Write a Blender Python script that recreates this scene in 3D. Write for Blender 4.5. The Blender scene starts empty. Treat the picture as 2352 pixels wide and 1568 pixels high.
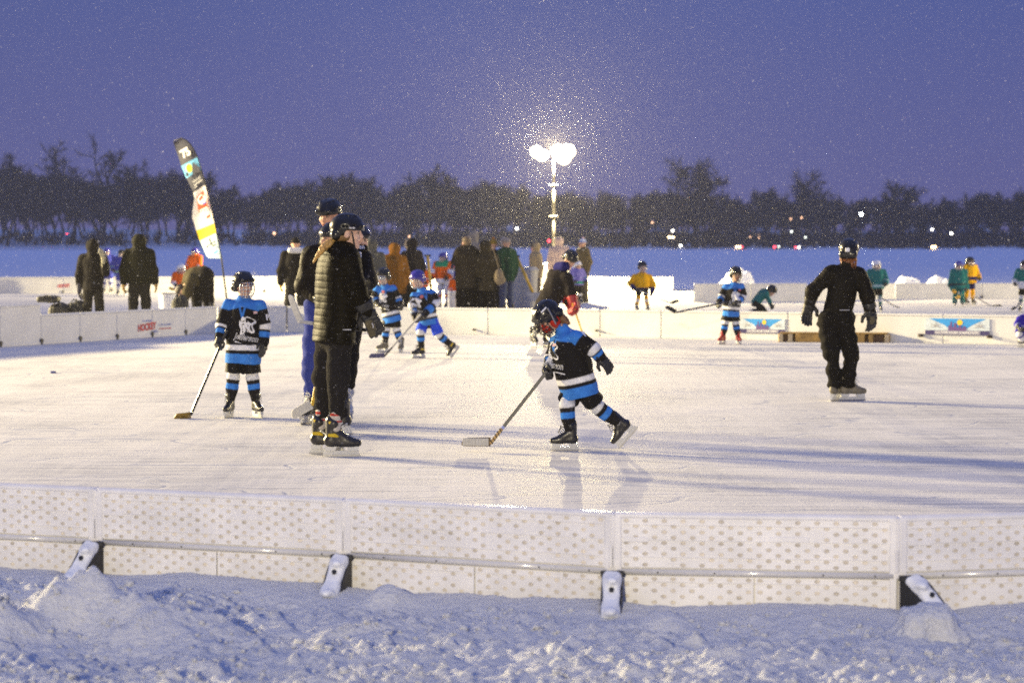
import time; T0_ = time.time()
import bpy, math, random, itertools
import numpy as np
from mathutils import Vector, Matrix
from mathutils.bvhtree import BVHTree

SC = bpy.context.scene
COL = SC.collection
RAD = math.radians
random.seed(7)
RNG = np.random.default_rng(7)

# ------------------------------------------------------------------ camera
LENS = 85.0
FPX = LENS / 36.0 * 2352.0          # focal length in pixels of a 2352 px wide view
CAMH = 1.6
HORIZ = 560.0
PITCH = math.atan((784.0 - HORIZ) / FPX)
cam_d = bpy.data.cameras.new('camera')
cam_d.lens = LENS
cam_d.sensor_width = 36.0
cam_d.clip_start = 0.1
cam_d.clip_end = 3000.0
cam_d.dof.use_dof = True
cam_d.dof.focus_distance = 17.5
cam_d.dof.aperture_fstop = 3.8
cam = bpy.data.objects.new('camera', cam_d)
COL.objects.link(cam)
cam.location = (0, 0, CAMH)
cam.rotation_euler = (RAD(90) - PITCH, 0, 0)
SC.camera = cam

# ------------------------------------------------------------------ world
world = bpy.data.worlds.new('World')
SC.world = world
world.use_nodes = True
wn, wl = world.node_tree.nodes, world.node_tree.links
wn.clear()
w_out = wn.new('ShaderNodeOutputWorld')
w_bg = wn.new('ShaderNodeBackground')
w_sky = wn.new('ShaderNodeTexSky')
w_sky.sky_type = 'NISHITA'
w_sky.sun_disc = False
w_sky.sun_elevation = RAD(-4.0)
w_sky.sun_rotation = RAD(200)
w_geo = wn.new('ShaderNodeTexCoord')
w_sep = wn.new('ShaderNodeSeparateXYZ')
w_ramp = wn.new('ShaderNodeValToRGB')          # overcast dusk: brighter towards the zenith
cr = w_ramp.color_ramp
cr.elements[0].position = 0.0
cr.elements[0].color = (0.108, 0.102, 0.275, 1)
cr.elements[1].position = 1.0
cr.elements[1].color = (0.195, 0.275, 0.70, 1)
e = cr.elements.new(0.10); e.color = (0.064, 0.092, 0.300, 1)
e = cr.elements.new(0.35); e.color = (0.092, 0.140, 0.385, 1)
w_noise = wn.new('ShaderNodeTexNoise'); w_noise.inputs['Scale'].default_value = 5.0
w_noise.inputs['Detail'].default_value = 3.0
w_nm = wn.new('ShaderNodeMapRange')
w_nm.inputs['To Min'].default_value = 0.90; w_nm.inputs['To Max'].default_value = 1.10
w_mul = wn.new('ShaderNodeMix'); w_mul.data_type = 'RGBA'; w_mul.blend_type = 'MULTIPLY'
w_mul.inputs[0].default_value = 1.0
w_add = wn.new('ShaderNodeMix'); w_add.data_type = 'RGBA'; w_add.blend_type = 'ADD'
w_add.inputs[0].default_value = 0.10
wl.new(w_geo.outputs['Generated'], w_sep.inputs[0])
wl.new(w_sep.outputs['Z'], w_ramp.inputs[0])
wl.new(w_geo.outputs['Generated'], w_noise.inputs['Vector'])
wl.new(w_noise.outputs[0], w_nm.inputs['Value'])
wl.new(w_ramp.outputs[0], w_mul.inputs[6])
wl.new(w_nm.outputs[0], w_mul.inputs[7])
wl.new(w_mul.outputs[2], w_add.inputs[6])
wl.new(w_sky.outputs[0], w_add.inputs[7])
wl.new(w_add.outputs[2], w_bg.inputs['Color'])
w_bg.inputs['Strength'].default_value = 1.0
wl.new(w_bg.outputs[0], w_out.inputs['Surface'])

# ------------------------------------------------------------------ exposure and sampling
SC.view_settings.view_transform = 'Standard'
SC.view_settings.look = 'None'
SC.view_settings.exposure = 0.0
SC.view_settings.gamma = 1.0
SC.render.engine = 'CYCLES'
SC.cycles.use_denoising = False
try:
    SC.cycles.denoiser = 'OPENIMAGEDENOISE'
    SC.cycles.denoising_prefilter = 'FAST'
except Exception:
    pass
SC.cycles.filter_width = 1.7
SC.cycles.max_bounces = 6
SC.cycles.diffuse_bounces = 3
SC.cycles.glossy_bounces = 3
SC.cycles.transmission_bounces = 4
SC.cycles.volume_bounces = 1
SC.cycles.transparent_max_bounces = 24
SC.cycles.sample_clamp_indirect = 4.0
SC.cycles.caustics_reflective = False
SC.cycles.caustics_refractive = False

# floodlight towers: ground position, lamp height, power (the builder below hangs the lamps on them)
TOWER_A = dict(xy=(1.36, 79.0), h=4.62, power=42000, soft=.14)
TOWER_B = dict(xy=(-46.0, 56.0), h=11.0, power=365000, soft=1.3, aim=(2.0, 30.5, 0.0), cone=47.0, blend=.55)
TOWER_B2 = dict(xy=(-45.0, 44.0), h=11.0, power=160000, soft=1.3, aim=(2.0, 30.5, 0.0), cone=47.0, blend=.55)
TOWER_C = dict(xy=(-9.0, -37.0), h=10.5, power=76000, soft=.6, rgb=(1.0, 0.86, 0.58))
TOWER_FILL = dict(xy=(38.0, 62.0), h=8.0, power=46000, soft=.6)  # unseen tower, added to fill the dark left boards with light
LAMP_RGB = (1.0, 0.81, 0.43)
HAZE_DENSITY = 0.00024

# ------------------------------------------------------------------ pixel -> place
def ray(x, y):
    cx, cy = (x - 1176.0) / FPX, (784.0 - y) / FPX
    return np.array([cx, math.cos(PITCH) + cy * math.sin(PITCH), -math.sin(PITCH) + cy * math.cos(PITCH)])
def px(x, y, Y):
    d = ray(x, y)
    return np.array([0, 0, CAMH]) + d * (Y / d[1])
def gy(y):
    d = ray(1176, y)
    return d[1] * CAMH / -d[2]
def gnd(x, y):
    return px(x, y, gy(y))
# ------------------------------------------------------------------ materials
MATS = {}
def nodes_of(name):
    m = bpy.data.materials.new(name); m.use_nodes = True
    n, l = m.node_tree.nodes, m.node_tree.links
    return m, n, l, n['Principled BSDF']
def mat(name, col=(.5, .5, .5), rough=.6, metal=0., var=.12, scale=30., bump=.0, bscale=80., coat=0., sheen=0., attr=False, spec=.5, emit=None, estr=0.):
    if name in MATS: return MATS[name]
    m, n, l, b = nodes_of(name)
    tc = n.new('ShaderNodeTexCoord')
    nz = n.new('ShaderNodeTexNoise'); nz.inputs['Scale'].default_value = scale; nz.inputs['Detail'].default_value = 4
    l.new(tc.outputs['Object'], nz.inputs['Vector'])
    mr = n.new('ShaderNodeMapRange'); mr.inputs['From Min'].default_value = .3; mr.inputs['From Max'].default_value = .7
    mr.inputs['To Min'].default_value = 1 - var; mr.inputs['To Max'].default_value = 1 + var
    l.new(nz.outputs[0], mr.inputs['Value'])
    mx = n.new('ShaderNodeMix'); mx.data_type = 'RGBA'; mx.blend_type = 'MULTIPLY'; mx.inputs[0].default_value = 1
    if attr:
        a = n.new('ShaderNodeAttribute'); a.attribute_name = 'Col'; l.new(a.outputs['Color'], mx.inputs[6])
    else:
        mx.inputs[6].default_value = (*col, 1)
    l.new(mr.outputs[0], mx.inputs[7])
    l.new(mx.outputs[2], b.inputs['Base Color'])
    b.inputs['Roughness'].default_value = rough
    b.inputs['Metallic'].default_value = metal
    b.inputs['Coat Weight'].default_value = coat
    b.inputs['Coat Roughness'].default_value = .12
    b.inputs['Sheen Weight'].default_value = sheen
    b.inputs['Specular IOR Level'].default_value = spec
    if bump:
        n2 = n.new('ShaderNodeTexNoise'); n2.inputs['Scale'].default_value = bscale; n2.inputs['Detail'].default_value = 3
        l.new(tc.outputs['Object'], n2.inputs['Vector'])
        bp = n.new('ShaderNodeBump'); bp.inputs['Strength'].default_value = bump; bp.inputs['Distance'].default_value = .01
        l.new(n2.outputs[0], bp.inputs['Height']); l.new(bp.outputs[0], b.inputs['Normal'])
    if emit:
        b.inputs['Emission Color'].default_value = (*emit, 1); b.inputs['Emission Strength'].default_value = estr
        m.cycles.emission_sampling = 'NONE'
    MATS[name] = m
    return m
CLOTH = mat('cloth', attr=True, rough=.85, bump=.35, bscale=160, var=.14, scale=25, spec=.08)
NYLON = mat('nylon', attr=True, rough=.55, bump=.25, bscale=90, var=.14, scale=18, spec=.06)
FLEECE = mat('fleece', attr=True, rough=.95, bump=.9, bscale=70, var=.2, scale=40, spec=.06)
SKIN = mat('skin', attr=True, rough=.55, var=.05, spec=.35)
HAIRM = mat('hair', attr=True, rough=.5, var=.25, scale=90, bump=.6, bscale=140)

# ------------------------------------------------------------------ mesh helpers
def new_obj(name, verts, faces, mats=None, parent=None, smooth=True, cols=None, midx=None):
    me = bpy.data.meshes.new(name)
    verts = np.asarray(verts, dtype=np.float64)
    me.from_pydata(verts.tolist(), [], [list(map(int, f)) for f in faces])
    if smooth:
        me.polygons.foreach_set('use_smooth', [True] * len(me.polygons))
    if cols is not None:
        at = me.color_attributes.new('Col', 'FLOAT_COLOR', 'POINT')
        c4 = np.ones((len(verts), 4), dtype=np.float32); c4[:, :3] = cols
        at.data.foreach_set('color', c4.ravel())
    for m in (mats if isinstance(mats, (list, tuple)) else [mats] if mats else []):
        me.materials.append(m)
    if midx is not None:
        me.polygons.foreach_set('material_index', list(map(int, midx)))
    me.update()
    o = bpy.data.objects.new(name, me)
    COL.objects.link(o)
    if parent: o.parent = parent
    return o
def tag(o, label=None, cat=None, group=None, kind=None):
    if label: o['label'] = label
    if cat: o['category'] = cat
    if group: o['group'] = group
    if kind: o['kind'] = kind
    return o
def empty(name, loc, label=None, cat=None, group=None):
    o = bpy.data.objects.new(name, None)
    o.empty_display_size = .1
    COL.objects.link(o); o.location = [float(v) for v in loc]
    return tag(o, label, cat, group)
def inst(name, me, parent, mtx, mats=None):
    o = bpy.data.objects.new(name, me)
    COL.objects.link(o)
    if parent: o.parent = parent
    o.matrix_basis = mtx
    if mats:
        for i, m in enumerate(mats):
            o.material_slots[i].link = 'OBJECT'; o.material_slots[i].material = m
    return o
class MB:
    """collects boxes, tubes and sheets into one mesh"""
    def __init__(s): s.v = []; s.f = []; s.m = []
    def add(s, vs, fs, mi=0):
        k = len(s.v); s.v += [tuple(map(float, v)) for v in vs]
        s.f += [[i + k for i in f] for f in fs]; s.m += [mi] * len(fs)
    def box(s, c, half, R=None, mi=0):
        R = np.eye(3) if R is None else np.asarray(R)
        vs = [np.asarray(c) + (np.array(p) * half) @ R for p in itertools.product((-1, 1), repeat=3)]
        s.add(vs, [(0, 1, 3, 2), (4, 6, 7, 5), (0, 4, 5, 1), (2, 3, 7, 6), (0, 2, 6, 4), (1, 5, 7, 3)], mi)
    def bbox(s, c, half, bev, R=None, mi=0):
        """bevelled box"""
        R = np.eye(3) if R is None else np.asarray(R)
        h = np.asarray(half, float); b = min(bev, h.min() * .95)
        vs = []; key = {}
        for sg in itertools.product((-1, 1), repeat=3):
            for ax in range(3):
                q = h - b; q[ax] = h[ax]
                key[sg, ax] = len(vs); vs.append(np.asarray(c) + (np.array(sg) * q) @ R)
        fs = []
        for ax in range(3):
            a, bb = [i for i in range(3) if i != ax]
            for s1 in (-1, 1):
                q = []
                for (x, y) in ((-1, -1), (1, -1), (1, 1), (-1, 1)):
                    sg = [0, 0, 0]; sg[ax] = s1; sg[a] = x; sg[bb] = y; q.append(key[tuple(sg), ax])
                fs.append(q)
        for a, bb in ((0, 1), (0, 2), (1, 2)):
            c3 = 3 - a - bb
            for x in (-1, 1):
                for y in (-1, 1):
                    s1 = [0, 0, 0]; s1[a] = x; s1[bb] = y; s1[c3] = -1; s2 = list(s1); s2[c3] = 1
                    fs.append([key[tuple(s1), a], key[tuple(s2), a], key[tuple(s2), bb], key[tuple(s1), bb]])
        for sg in itertools.product((-1, 1), repeat=3):
            fs.append([key[sg, 0], key[sg, 1], key[sg, 2]])
        s.add(vs, fs, mi)
    def tube(s, pts, r, n=8, mi=0, cap=True):
        pts = [np.asarray(p, float) for p in pts]
        rs = r if hasattr(r, '__len__') else [r] * len(pts)
        vs = []; up = None
        for i, p in enumerate(pts):
            d = pts[min(i + 1, len(pts) - 1)] - pts[max(i - 1, 0)]; d = d / (np.linalg.norm(d) + 1e-9)
            if up is None:
                up = np.array([0, 0, 1.]) if abs(d[2]) < .9 else np.array([1., 0, 0])
            a = np.cross(d, up); a /= np.linalg.norm(a) + 1e-9; up = np.cross(a, d)
            for k in range(n):
                t = 2 * math.pi * k / n
                vs.append(p + rs[i] * (math.cos(t) * a + math.sin(t) * up))
        fs = []
        for i in range(len(pts) - 1):
            for k in range(n):
                fs.append((i * n + k, i * n + (k + 1) % n, (i + 1) * n + (k + 1) % n, (i + 1) * n + k))
        if cap:
            fs.append(tuple(range(n - 1, -1, -1))); fs.append(tuple((len(pts) - 1) * n + k for k in range(n)))
        s.add(vs, fs, mi)
    def build(s, name, mats, parent=None, smooth=False, off=None):
        v = np.array(s.v)
        if off is not None: v = v - np.asarray(off)
        return new_obj(name, v, s.f, mats, parent, smooth, midx=s.m if isinstance(mats, (list, tuple)) else None)

# ------------------------------------------------------------------ noise
def _hash(ix, iy, iz, seed):
    with np.errstate(over='ignore'):
        h = (ix.astype(np.int64) * 374761393 + iy.astype(np.int64) * 668265263 + iz.astype(np.int64) * 1274126177 + seed * 974711) & 0x7fffffff
        h = ((h ^ (h >> 13)) * 1274126177) & 0x7fffffff
        h = h ^ (h >> 16)
    return (h & 0xffff) / 65535.0
def vnoise(P, seed=0):
    P = np.asarray(P, float); i = np.floor(P); f = P - i; f = f * f * (3 - 2 * f); i = i.astype(np.int64)
    r = 0
    for a, b, c in itertools.product((0, 1), repeat=3):
        w = (f[..., 0] if a else 1 - f[..., 0]) * (f[..., 1] if b else 1 - f[..., 1]) * (f[..., 2] if c else 1 - f[..., 2])
        r = r + w * _hash(i[..., 0] + a, i[..., 1] + b, i[..., 2] + c, seed)
    return r * 2 - 1
def fbm2(x, y, f, octv=4, seed=0, gain=.5):
    r = 0; a = 1; z = np.zeros_like(x) + seed * 7.3
    for o in range(octv):
        r = r + a * vnoise(np.stack([x * f, y * f, z], -1), seed + o); a *= gain; f *= 2.03
    return r

# ------------------------------------------------------------------ implicit surfaces (bodies, clothes, gear)
def nrm(v):
    v = np.asarray(v, float); return v / (np.linalg.norm(v) + 1e-9)
class RC:
    """rounded cone from a to b, optionally flattened along v"""
    def __init__(s, a, b, ra, rb, tag='', k=1., v=None):
        s.a = np.asarray(a, float); s.b = np.asarray(b, float); s.ra = ra; s.rb = rb; s.tag = tag; s.k = k
        s.v = None if v is None else nrm(v)
        m = max(ra, rb); s.lo = np.minimum(s.a, s.b) - m; s.hi = np.maximum(s.a, s.b) + m
    def d(s, p):
        q = p - s.a; ba = s.b - s.a
        if s.v is not None:
            q = q + (1 / s.k - 1) * (q @ s.v)[..., None] * s.v; ba = ba + (1 / s.k - 1) * (ba @ s.v) * s.v
        h = np.clip((q @ ba) / (ba @ ba + 1e-12), 0, 1)
        d = np.linalg.norm(q - h[..., None] * ba, axis=-1) - (s.ra + (s.rb - s.ra) * h)
        return d * (s.k ** .5), h
class EL:
    def __init__(s, c, rad, R=None, tag=''):
        s.c = np.asarray(c, float); s.r = np.asarray(rad, float) * np.ones(3); s.R = np.eye(3) if R is None else np.asarray(R); s.tag = tag
        m = s.r.max(); s.lo = s.c - m; s.hi = s.c + m
    def d(s, p):
        q = (p - s.c) @ s.R.T
        k0 = np.linalg.norm(q / s.r, axis=-1); k1 = np.linalg.norm(q / s.r ** 2, axis=-1) + 1e-9
        return k0 * (k0 - 1) / k1, np.zeros(k0.shape)
class BX:
    def __init__(s, c, half, rnd=.01, R=None, tag=''):
        s.c = np.asarray(c, float); s.h = np.asarray(half, float); s.rn = rnd; s.R = np.eye(3) if R is None else np.asarray(R); s.tag = tag
        m = np.linalg.norm(s.h); s.lo = s.c - m; s.hi = s.c + m
    def d(s, p):
        q = np.abs((p - s.c) @ s.R.T) - (s.h - s.rn)
        return np.linalg.norm(np.maximum(q, 0), axis=-1) + np.minimum(q.max(-1), 0) - s.rn, np.zeros(q.shape[:-1])
CORN = np.array(list(itertools.product((0, 1), repeat=3)))
EDG = [(a, b) for a in range(8) for b in range(a + 1, 8) if np.abs(CORN[a] - CORN[b]).sum() == 1]
def surface_nets(G, org, vox):
    n = np.array(G.shape)
    S = G < 0
    sl = [tuple(slice(c[i], n[i] - 1 + c[i]) for i in range(3)) for c in CORN]
    cnt = sum(S[s].astype(np.int8) for s in sl)
    act = (cnt > 0) & (cnt < 8)
    ids = np.argwhere(act)
    index = -np.ones(act.shape, dtype=np.int64); index[act] = np.arange(len(ids))
    V = np.stack([G[s][act] for s in sl], 1)
    pos = np.zeros((len(ids), 3)); num = np.zeros(len(ids))
    for a, b in EDG:
        m = (V[:, a] < 0) != (V[:, b] < 0)
        t = V[m, a] / (V[m, a] - V[m, b])
        pos[m] += CORN[a] + t[:, None] * (CORN[b] - CORN[a]); num[m] += 1
    verts = org + (ids + pos / num[:, None]) * vox
    faces = []
    for ax in range(3):
        b, c = (ax + 1) % 3, (ax + 2) % 3
        s0 = [slice(None)] * 3; s1 = [slice(None)] * 3
        s0[ax] = slice(0, n[ax] - 1); s1[ax] = slice(1, n[ax])
        s0[b] = s1[b] = slice(1, n[b] - 1); s0[c] = s1[c] = slice(1, n[c] - 1)
        A, B = S[tuple(s0)], S[tuple(s1)]
        e = np.argwhere(A != B)
        if not len(e): continue
        fl = A[A != B]
        e[:, b] += 1; e[:, c] += 1
        def cell(db, dc):
            q = e.copy(); q[:, b] -= db; q[:, c] -= dc
            return index[q[:, 0], q[:, 1], q[:, 2]]
        q = np.stack([cell(1, 1), cell(0, 1), cell(0, 0), cell(1, 0)], 1)
        q[~fl] = q[~fl][:, ::-1]
        faces.append(q)
    return verts, np.concatenate(faces)
def vnormals(v, f):
    n = np.cross(v[f[:, 2]] - v[f[:, 0]], v[f[:, 3]] - v[f[:, 1]])
    N = np.zeros_like(v)
    for i in range(4): np.add.at(N, f[:, i], n)
    return N / (np.linalg.norm(N, axis=1)[:, None] + 1e-12)
def sdf(prims, vox, k=.02, subs=(), clips=(), shell=None):
    lo = np.min([p.lo for p in prims], 0) - 3 * vox - .01; hi = np.max([p.hi for p in prims], 0) + 3 * vox + .01
    n = np.ceil((hi - lo) / vox).astype(int) + 1
    ax = [lo[i] + vox * np.arange(n[i]) for i in range(3)]
    G = np.full(n, .25)
    def region(p, m):
        a = np.clip(((p.lo - m - lo) / vox).astype(int), 0, n - 1); b = np.clip(((p.hi + m - lo) / vox).astype(int) + 2, 1, n)
        s = tuple(slice(a[i], b[i]) for i in range(3))
        P = np.stack(np.meshgrid(*[ax[i][s[i]] for i in range(3)], indexing='ij'), -1)
        return s, P
    for p in prims:
        s, P = region(p, k + 2 * vox)
        if min(P.shape) == 0: continue
        d = p.d(P)[0]; g = G[s]
        if k > 0:
            h = np.maximum(k - np.abs(g - d), 0) / k
            G[s] = np.minimum(g, d) - h * h * k * .25
        else:
            G[s] = np.minimum(g, d)
    for p in subs:
        s, P = region(p, 2 * vox)
        if min(P.shape) == 0: continue
        G[s] = np.maximum(G[s], -p.d(P)[0])
    for p0, nn in clips:
        p0 = np.asarray(p0, float); nn = nrm(nn)
        pl = (ax[0][:, None, None] - p0[0]) * nn[0] + (ax[1][None, :, None] - p0[1]) * nn[1] + (ax[2][None, None, :] - p0[2]) * nn[2]
        G = np.maximum(G, pl)
    G[0] = G[-1] = .25; G[:, 0] = G[:, -1] = .25; G[:, :, 0] = G[:, :, -1] = .25
    v, f = surface_nets(G, lo, vox)
    return v, f
def tags_of(prims, v):
    D = []; H = []
    for p in prims:
        d, h = p.d(v); D.append(d); H.append(h)
    D = np.array(D); i = D.argmin(0)
    return np.array([p.tag for p in prims])[i], np.array(H)[i, np.arange(len(v))]

# ------------------------------------------------------------------ lettering
_TXT = {}
def text_mesh(s, bold=0.):
    if (s, bold) in _TXT: return _TXT[s, bold]
    c = bpy.data.curves.new('lettering', 'FONT'); c.body = s; c.align_x = 'CENTER'; c.align_y = 'CENTER'; c.size = 1
    c.offset = bold; c.resolution_u = 3
    o = bpy.data.objects.new('lettering', c); COL.objects.link(o)
    bpy.context.view_layer.update()
    me = bpy.data.meshes.new_from_object(o)
    v = np.array([tuple(q.co) for q in me.vertices]); f = [tuple(p.vertices) for p in me.polygons]
    bpy.data.objects.remove(o); bpy.data.curves.remove(c); bpy.data.meshes.remove(me)
    _TXT[s, bold] = (v[:, :2], f)
    return _TXT[s, bold]
def flat_text(mb, s, c, u, w, height, mi=0, bold=0., width=None, shear=0., rot=0.):
    v, f = text_mesh(s, bold)
    v = v.copy(); v[:, 0] += shear * v[:, 1]
    hh = v[:, 1].max() - v[:, 1].min(); v = v - (v.max(0) + v.min(0)) / 2
    v = v * (height / hh)
    if width: v[:, 0] *= width / (v[:, 0].max() - v[:, 0].min())
    ca, sa = math.cos(rot), math.sin(rot)
    v = np.stack([ca * v[:, 0] - sa * v[:, 1], sa * v[:, 0] + ca * v[:, 1]], 1)
    c = np.asarray(c); P = c + v[:, :1] * np.asarray(u) + v[:, 1:] * np.asarray(w)
    mb.add(P, f, mi)
print("T b_help", time.time()-T0_)
# ================================================================== the place
# ---- board lines (metres, X right, Y away)
NEAR = [(-5.55, 13.2), (-4.32, 12.38), (-3.17, 11.85), (-1.966, 11.36), (-.762, 10.88), (.432, 10.33), (1.633, 10.17), (2.84, 10.44), (3.9, 11.1), (4.72, 12.05)]
FARL = [(-12.6, 26.9), (-7.94, 37.5), (-5.3, 43.5), (-4.1, 44.0), (-1.35, 43.0), (.5, 42.2), (5.6, 39.6), (8.3, 38.25), (13.2, 36.6)]
BOARD_H = .45

def smoothstep(a, b, x):
    t = np.clip((x - a) / (b - a), 0, 1); return t * t * (3 - 2 * t)
def near_line_y(x):
    xs = [p[0] for p in NEAR]; ys = [p[1] for p in NEAR]
    return np.interp(x, xs, ys)
LUMPS = [(-1.78, 9.75, .24, .16, .20), (-1.50, 9.66, .24, .15, .14), (-2.04, 9.50, .17, .13, .16), (-1.25, 9.50, .30, .16, .075), (-2.35, 10.45, .40, .22, .10), (-1.55, 10.42, .3, .12, .05),
         (-.55, 10.50, .10, .09, .09), (.35, 9.9, .2, .1, .03), (.62, 9.95, .1, .09, .06), (-.5, 8.6, .5, .25, .03), (.9, 8.5, .5, .2, .03)]
# ---- snow ground: one sheet out to beyond the far shore
def ground_height(x, y):
    d = near_line_y(x) - y                                    # distance in front of the near boards
    front = smoothstep(-.02, .06, d)
    bank = .035 + .045 * np.exp(-np.maximum(d, 0) / .28) * (1 + .6 * fbm2(x, y, 2.2, 3, 3))
    chunky = .030 * fbm2(x, y, 2.6, 3, 11) + .016 * np.maximum(fbm2(x, y, 9., 3, 21), -.2) + .009 * fbm2(x, y, 26., 2, 31)
    chunk2 = .048 * np.maximum(0, fbm2(x * .8, y * 1.2, 15., 2, 71) - .35) + .030 * np.maximum(0, fbm2(x, y, 27., 2, 75) - .3)
    wide = smoothstep(.12, .55, d)
    near = bank + (chunky + chunk2) * (.22 + .78 * wide) - .02 * wide
    for (cx, cy, sx, sy, h) in LUMPS:
        q = ((x - cx) / sx) ** 2 + ((y - cy) / sy) ** 2
        q = q * (1 + .35 * fbm2(x, y, 5., 3, 41))
        near = near + h * np.exp(-np.clip(q, 0, 30) ** 1.15) * (1 + .10 * fbm2(x, y, 14., 2, 51))
    far = -.05 + .03 * fbm2(x, y, .25, 2, 61) * smoothstep(88, 100, y)
    far = far + smoothstep(84, 92, y) * .12
    shore = smoothstep(596, 640, y) * (2.2 + 1.2 * smoothstep(0, -90, x) + .8 * fbm2(x, y, .02, 2, 5)) + smoothstep(640, 740, y) * 2.5
    return np.where(d > -.05, front * near + (1 - front) * -.05, far + shore)
rows = np.concatenate([np.linspace(4, 8.2, 24, endpoint=False), np.linspace(8.2, 11.8, 250, endpoint=False), np.linspace(11.8, 14, 12, endpoint=False), 14 * (1000 / 14) ** np.linspace(0, 1, 90)])
cols_ = np.concatenate([-np.geomspace(1.1, .25, 14), np.linspace(-.245, .245, 340), np.geomspace(.25, 1.1, 14)])
gx = rows[:, None] * cols_[None, :]; gyy = np.repeat(rows[:, None], len(cols_), 1)
gz = ground_height(gx, gyy)
gv = np.stack([gx, gyy, gz], -1).reshape(-1, 3)
nr, nc = len(rows), len(cols_)
ii = (np.arange(nr - 1)[:, None] * nc + np.arange(nc - 1)[None, :]).ravel()
gf = np.stack([ii, ii + 1, ii + nc + 1, ii + nc], 1)
gv = np.vstack([gv, [[-40, -30, -.05], [40, -30, -.05], [gx[0, 0], 4, -.05], [gx[0, -1], 4, -.05]]])
gfl = gf.tolist() + [[len(gv) - 4, len(gv) - 3, nc - 1, 0]]

m, n, l, b = nodes_of('snow')
tc = n.new('ShaderNodeTexCoord')
nz = n.new('ShaderNodeTexNoise'); nz.inputs['Scale'].default_value = 9; nz.inputs['Detail'].default_value = 6; nz.inputs['Roughness'].default_value = .65
l.new(tc.outputs['Object'], nz.inputs['Vector'])
rp = n.new('ShaderNodeValToRGB'); rp.color_ramp.elements[0].position = .3; rp.color_ramp.elements[0].color = (.78, .81, .89, 1)
rp.color_ramp.elements[1].position = .65; rp.color_ramp.elements[1].color = (.91, .92, .94, 1)
l.new(nz.outputs[0], rp.inputs[0]); l.new(rp.outputs[0], b.inputs['Base Color'])
b.inputs['Roughness'].default_value = .75; b.inputs['Specular IOR Level'].default_value = .3
n2 = n.new('ShaderNodeTexNoise'); n2.inputs['Scale'].default_value = 42; n2.inputs['Detail'].default_value = 6; n2.inputs['Roughness'].default_value = .7
l.new(tc.outputs['Object'], n2.inputs['Vector'])
bp = n.new('ShaderNodeBump'); bp.inputs['Strength'].default_value = 1.; bp.inputs['Distance'].default_value = .03
l.new(n2.outputs[0], bp.inputs['Height']); l.new(bp.outputs[0], b.inputs['Normal'])
SNOW = m
tag(new_obj('snow_ground', gv, gfl, SNOW), 'trampled snow in front of the boards and over the frozen lake', kind='structure')

# loose chunks of snow lying on it: far too many to count
ck = MB(); rc_ = np.random.default_rng(12)
t_ = (1 + 5 ** .5) / 2
ico = [nrm(v) for v in [(-1, t_, 0), (1, t_, 0), (-1, -t_, 0), (1, -t_, 0), (0, -1, t_), (0, 1, t_), (0, -1, -t_), (0, 1, -t_), (t_, 0, -1), (t_, 0, 1), (-t_, 0, -1), (-t_, 0, 1)]]
icf = [(0, 11, 5), (0, 5, 1), (0, 1, 7), (0, 7, 10), (0, 10, 11), (1, 5, 9), (5, 11, 4), (11, 10, 2), (10, 7, 6), (7, 1, 8), (3, 9, 4), (3, 4, 2), (3, 2, 6), (3, 6, 8), (3, 8, 9), (4, 9, 5), (2, 4, 11), (6, 2, 10), (8, 6, 7), (9, 8, 1)]
NC = 4200; cy_ = rc_.uniform(8.3, 11., NC); cx_ = rc_.uniform(-.24, .24, NC) * cy_; cz_ = ground_height(cx_, cy_)
for i in range(NC):
    if near_line_y(cx_[i]) - cy_[i] < .22 or vnoise(np.array([cx_[i] * 2.2, cy_[i] * 2.2, 1.]), 77) < -.25: continue
    r_ = float(rc_.lognormal(math.log(.0062), .5)); r_ = min(r_, .024)
    ck.add([np.array([cx_[i], cy_[i], cz_[i] + r_ * .25]) + v * r_ * rc_.uniform(.65, 1.25) * np.array([1.15, 1.15, .75]) for v in ico], icf)
tag(ck.build('snow_chunks', SNOW, None, True), 'loose crumbs of snow in front of the boards', kind='stuff')

# ---- ice
m, n, l, b = nodes_of('rink_ice')
tc = n.new('ShaderNodeTexCoord')
def mapped_noise(scale, rot, sc, det=5, rough=.6):
    mp = n.new('ShaderNodeMapping'); mp.inputs['Scale'].default_value = scale; mp.inputs['Rotation'].default_value = (0, 0, rot)
    z = n.new('ShaderNodeTexNoise'); z.inputs['Scale'].default_value = sc; z.inputs['Detail'].default_value = det; z.inputs['Roughness'].default_value = rough
    l.new(tc.outputs['Object'], mp.inputs[0]); l.new(mp.outputs[0], z.inputs['Vector']); return z
big = mapped_noise((1, .6, 1), .1, .55, 5)
strk = mapped_noise((.5, 6, 1), .14, 1.6, 5, .65)
strk2 = mapped_noise((.4, 9, 1), -.42, 2.1, 4, .6)
strk3 = mapped_noise((7, .35, 1), .3, 1.3, 4, .6)
fine = mapped_noise((1, 1, 1), 0, 38, 4, .7)
def math_(op, a, bb):
    q = n.new('ShaderNodeMath'); q.operation = op
    for i, s in enumerate((a, bb)):
        if isinstance(s, (int, float)): q.inputs[i].default_value = s
        else: l.new(s, q.inputs[i])
    return q.outputs[0]
sm = math_('ADD', math_('MULTIPLY', strk.outputs[0], .4), math_('MULTIPLY', strk2.outputs[0], .35))
sm = math_('ADD', sm, math_('MULTIPLY', strk3.outputs[0], .12))
sm = math_('ADD', sm, math_('MULTIPLY', big.outputs[0], .35))
rp = n.new('ShaderNodeValToRGB')
rp.color_ramp.elements[0].position = .50; rp.color_ramp.elements[0].color = (.42, .42, .43, 1)
rp.color_ramp.elements[1].position = .70; rp.color_ramp.elements[1].color = (.75, .73, .70, 1)
e = rp.color_ramp.elements.new(.585); e.color = (.62, .61, .59, 1)
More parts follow.
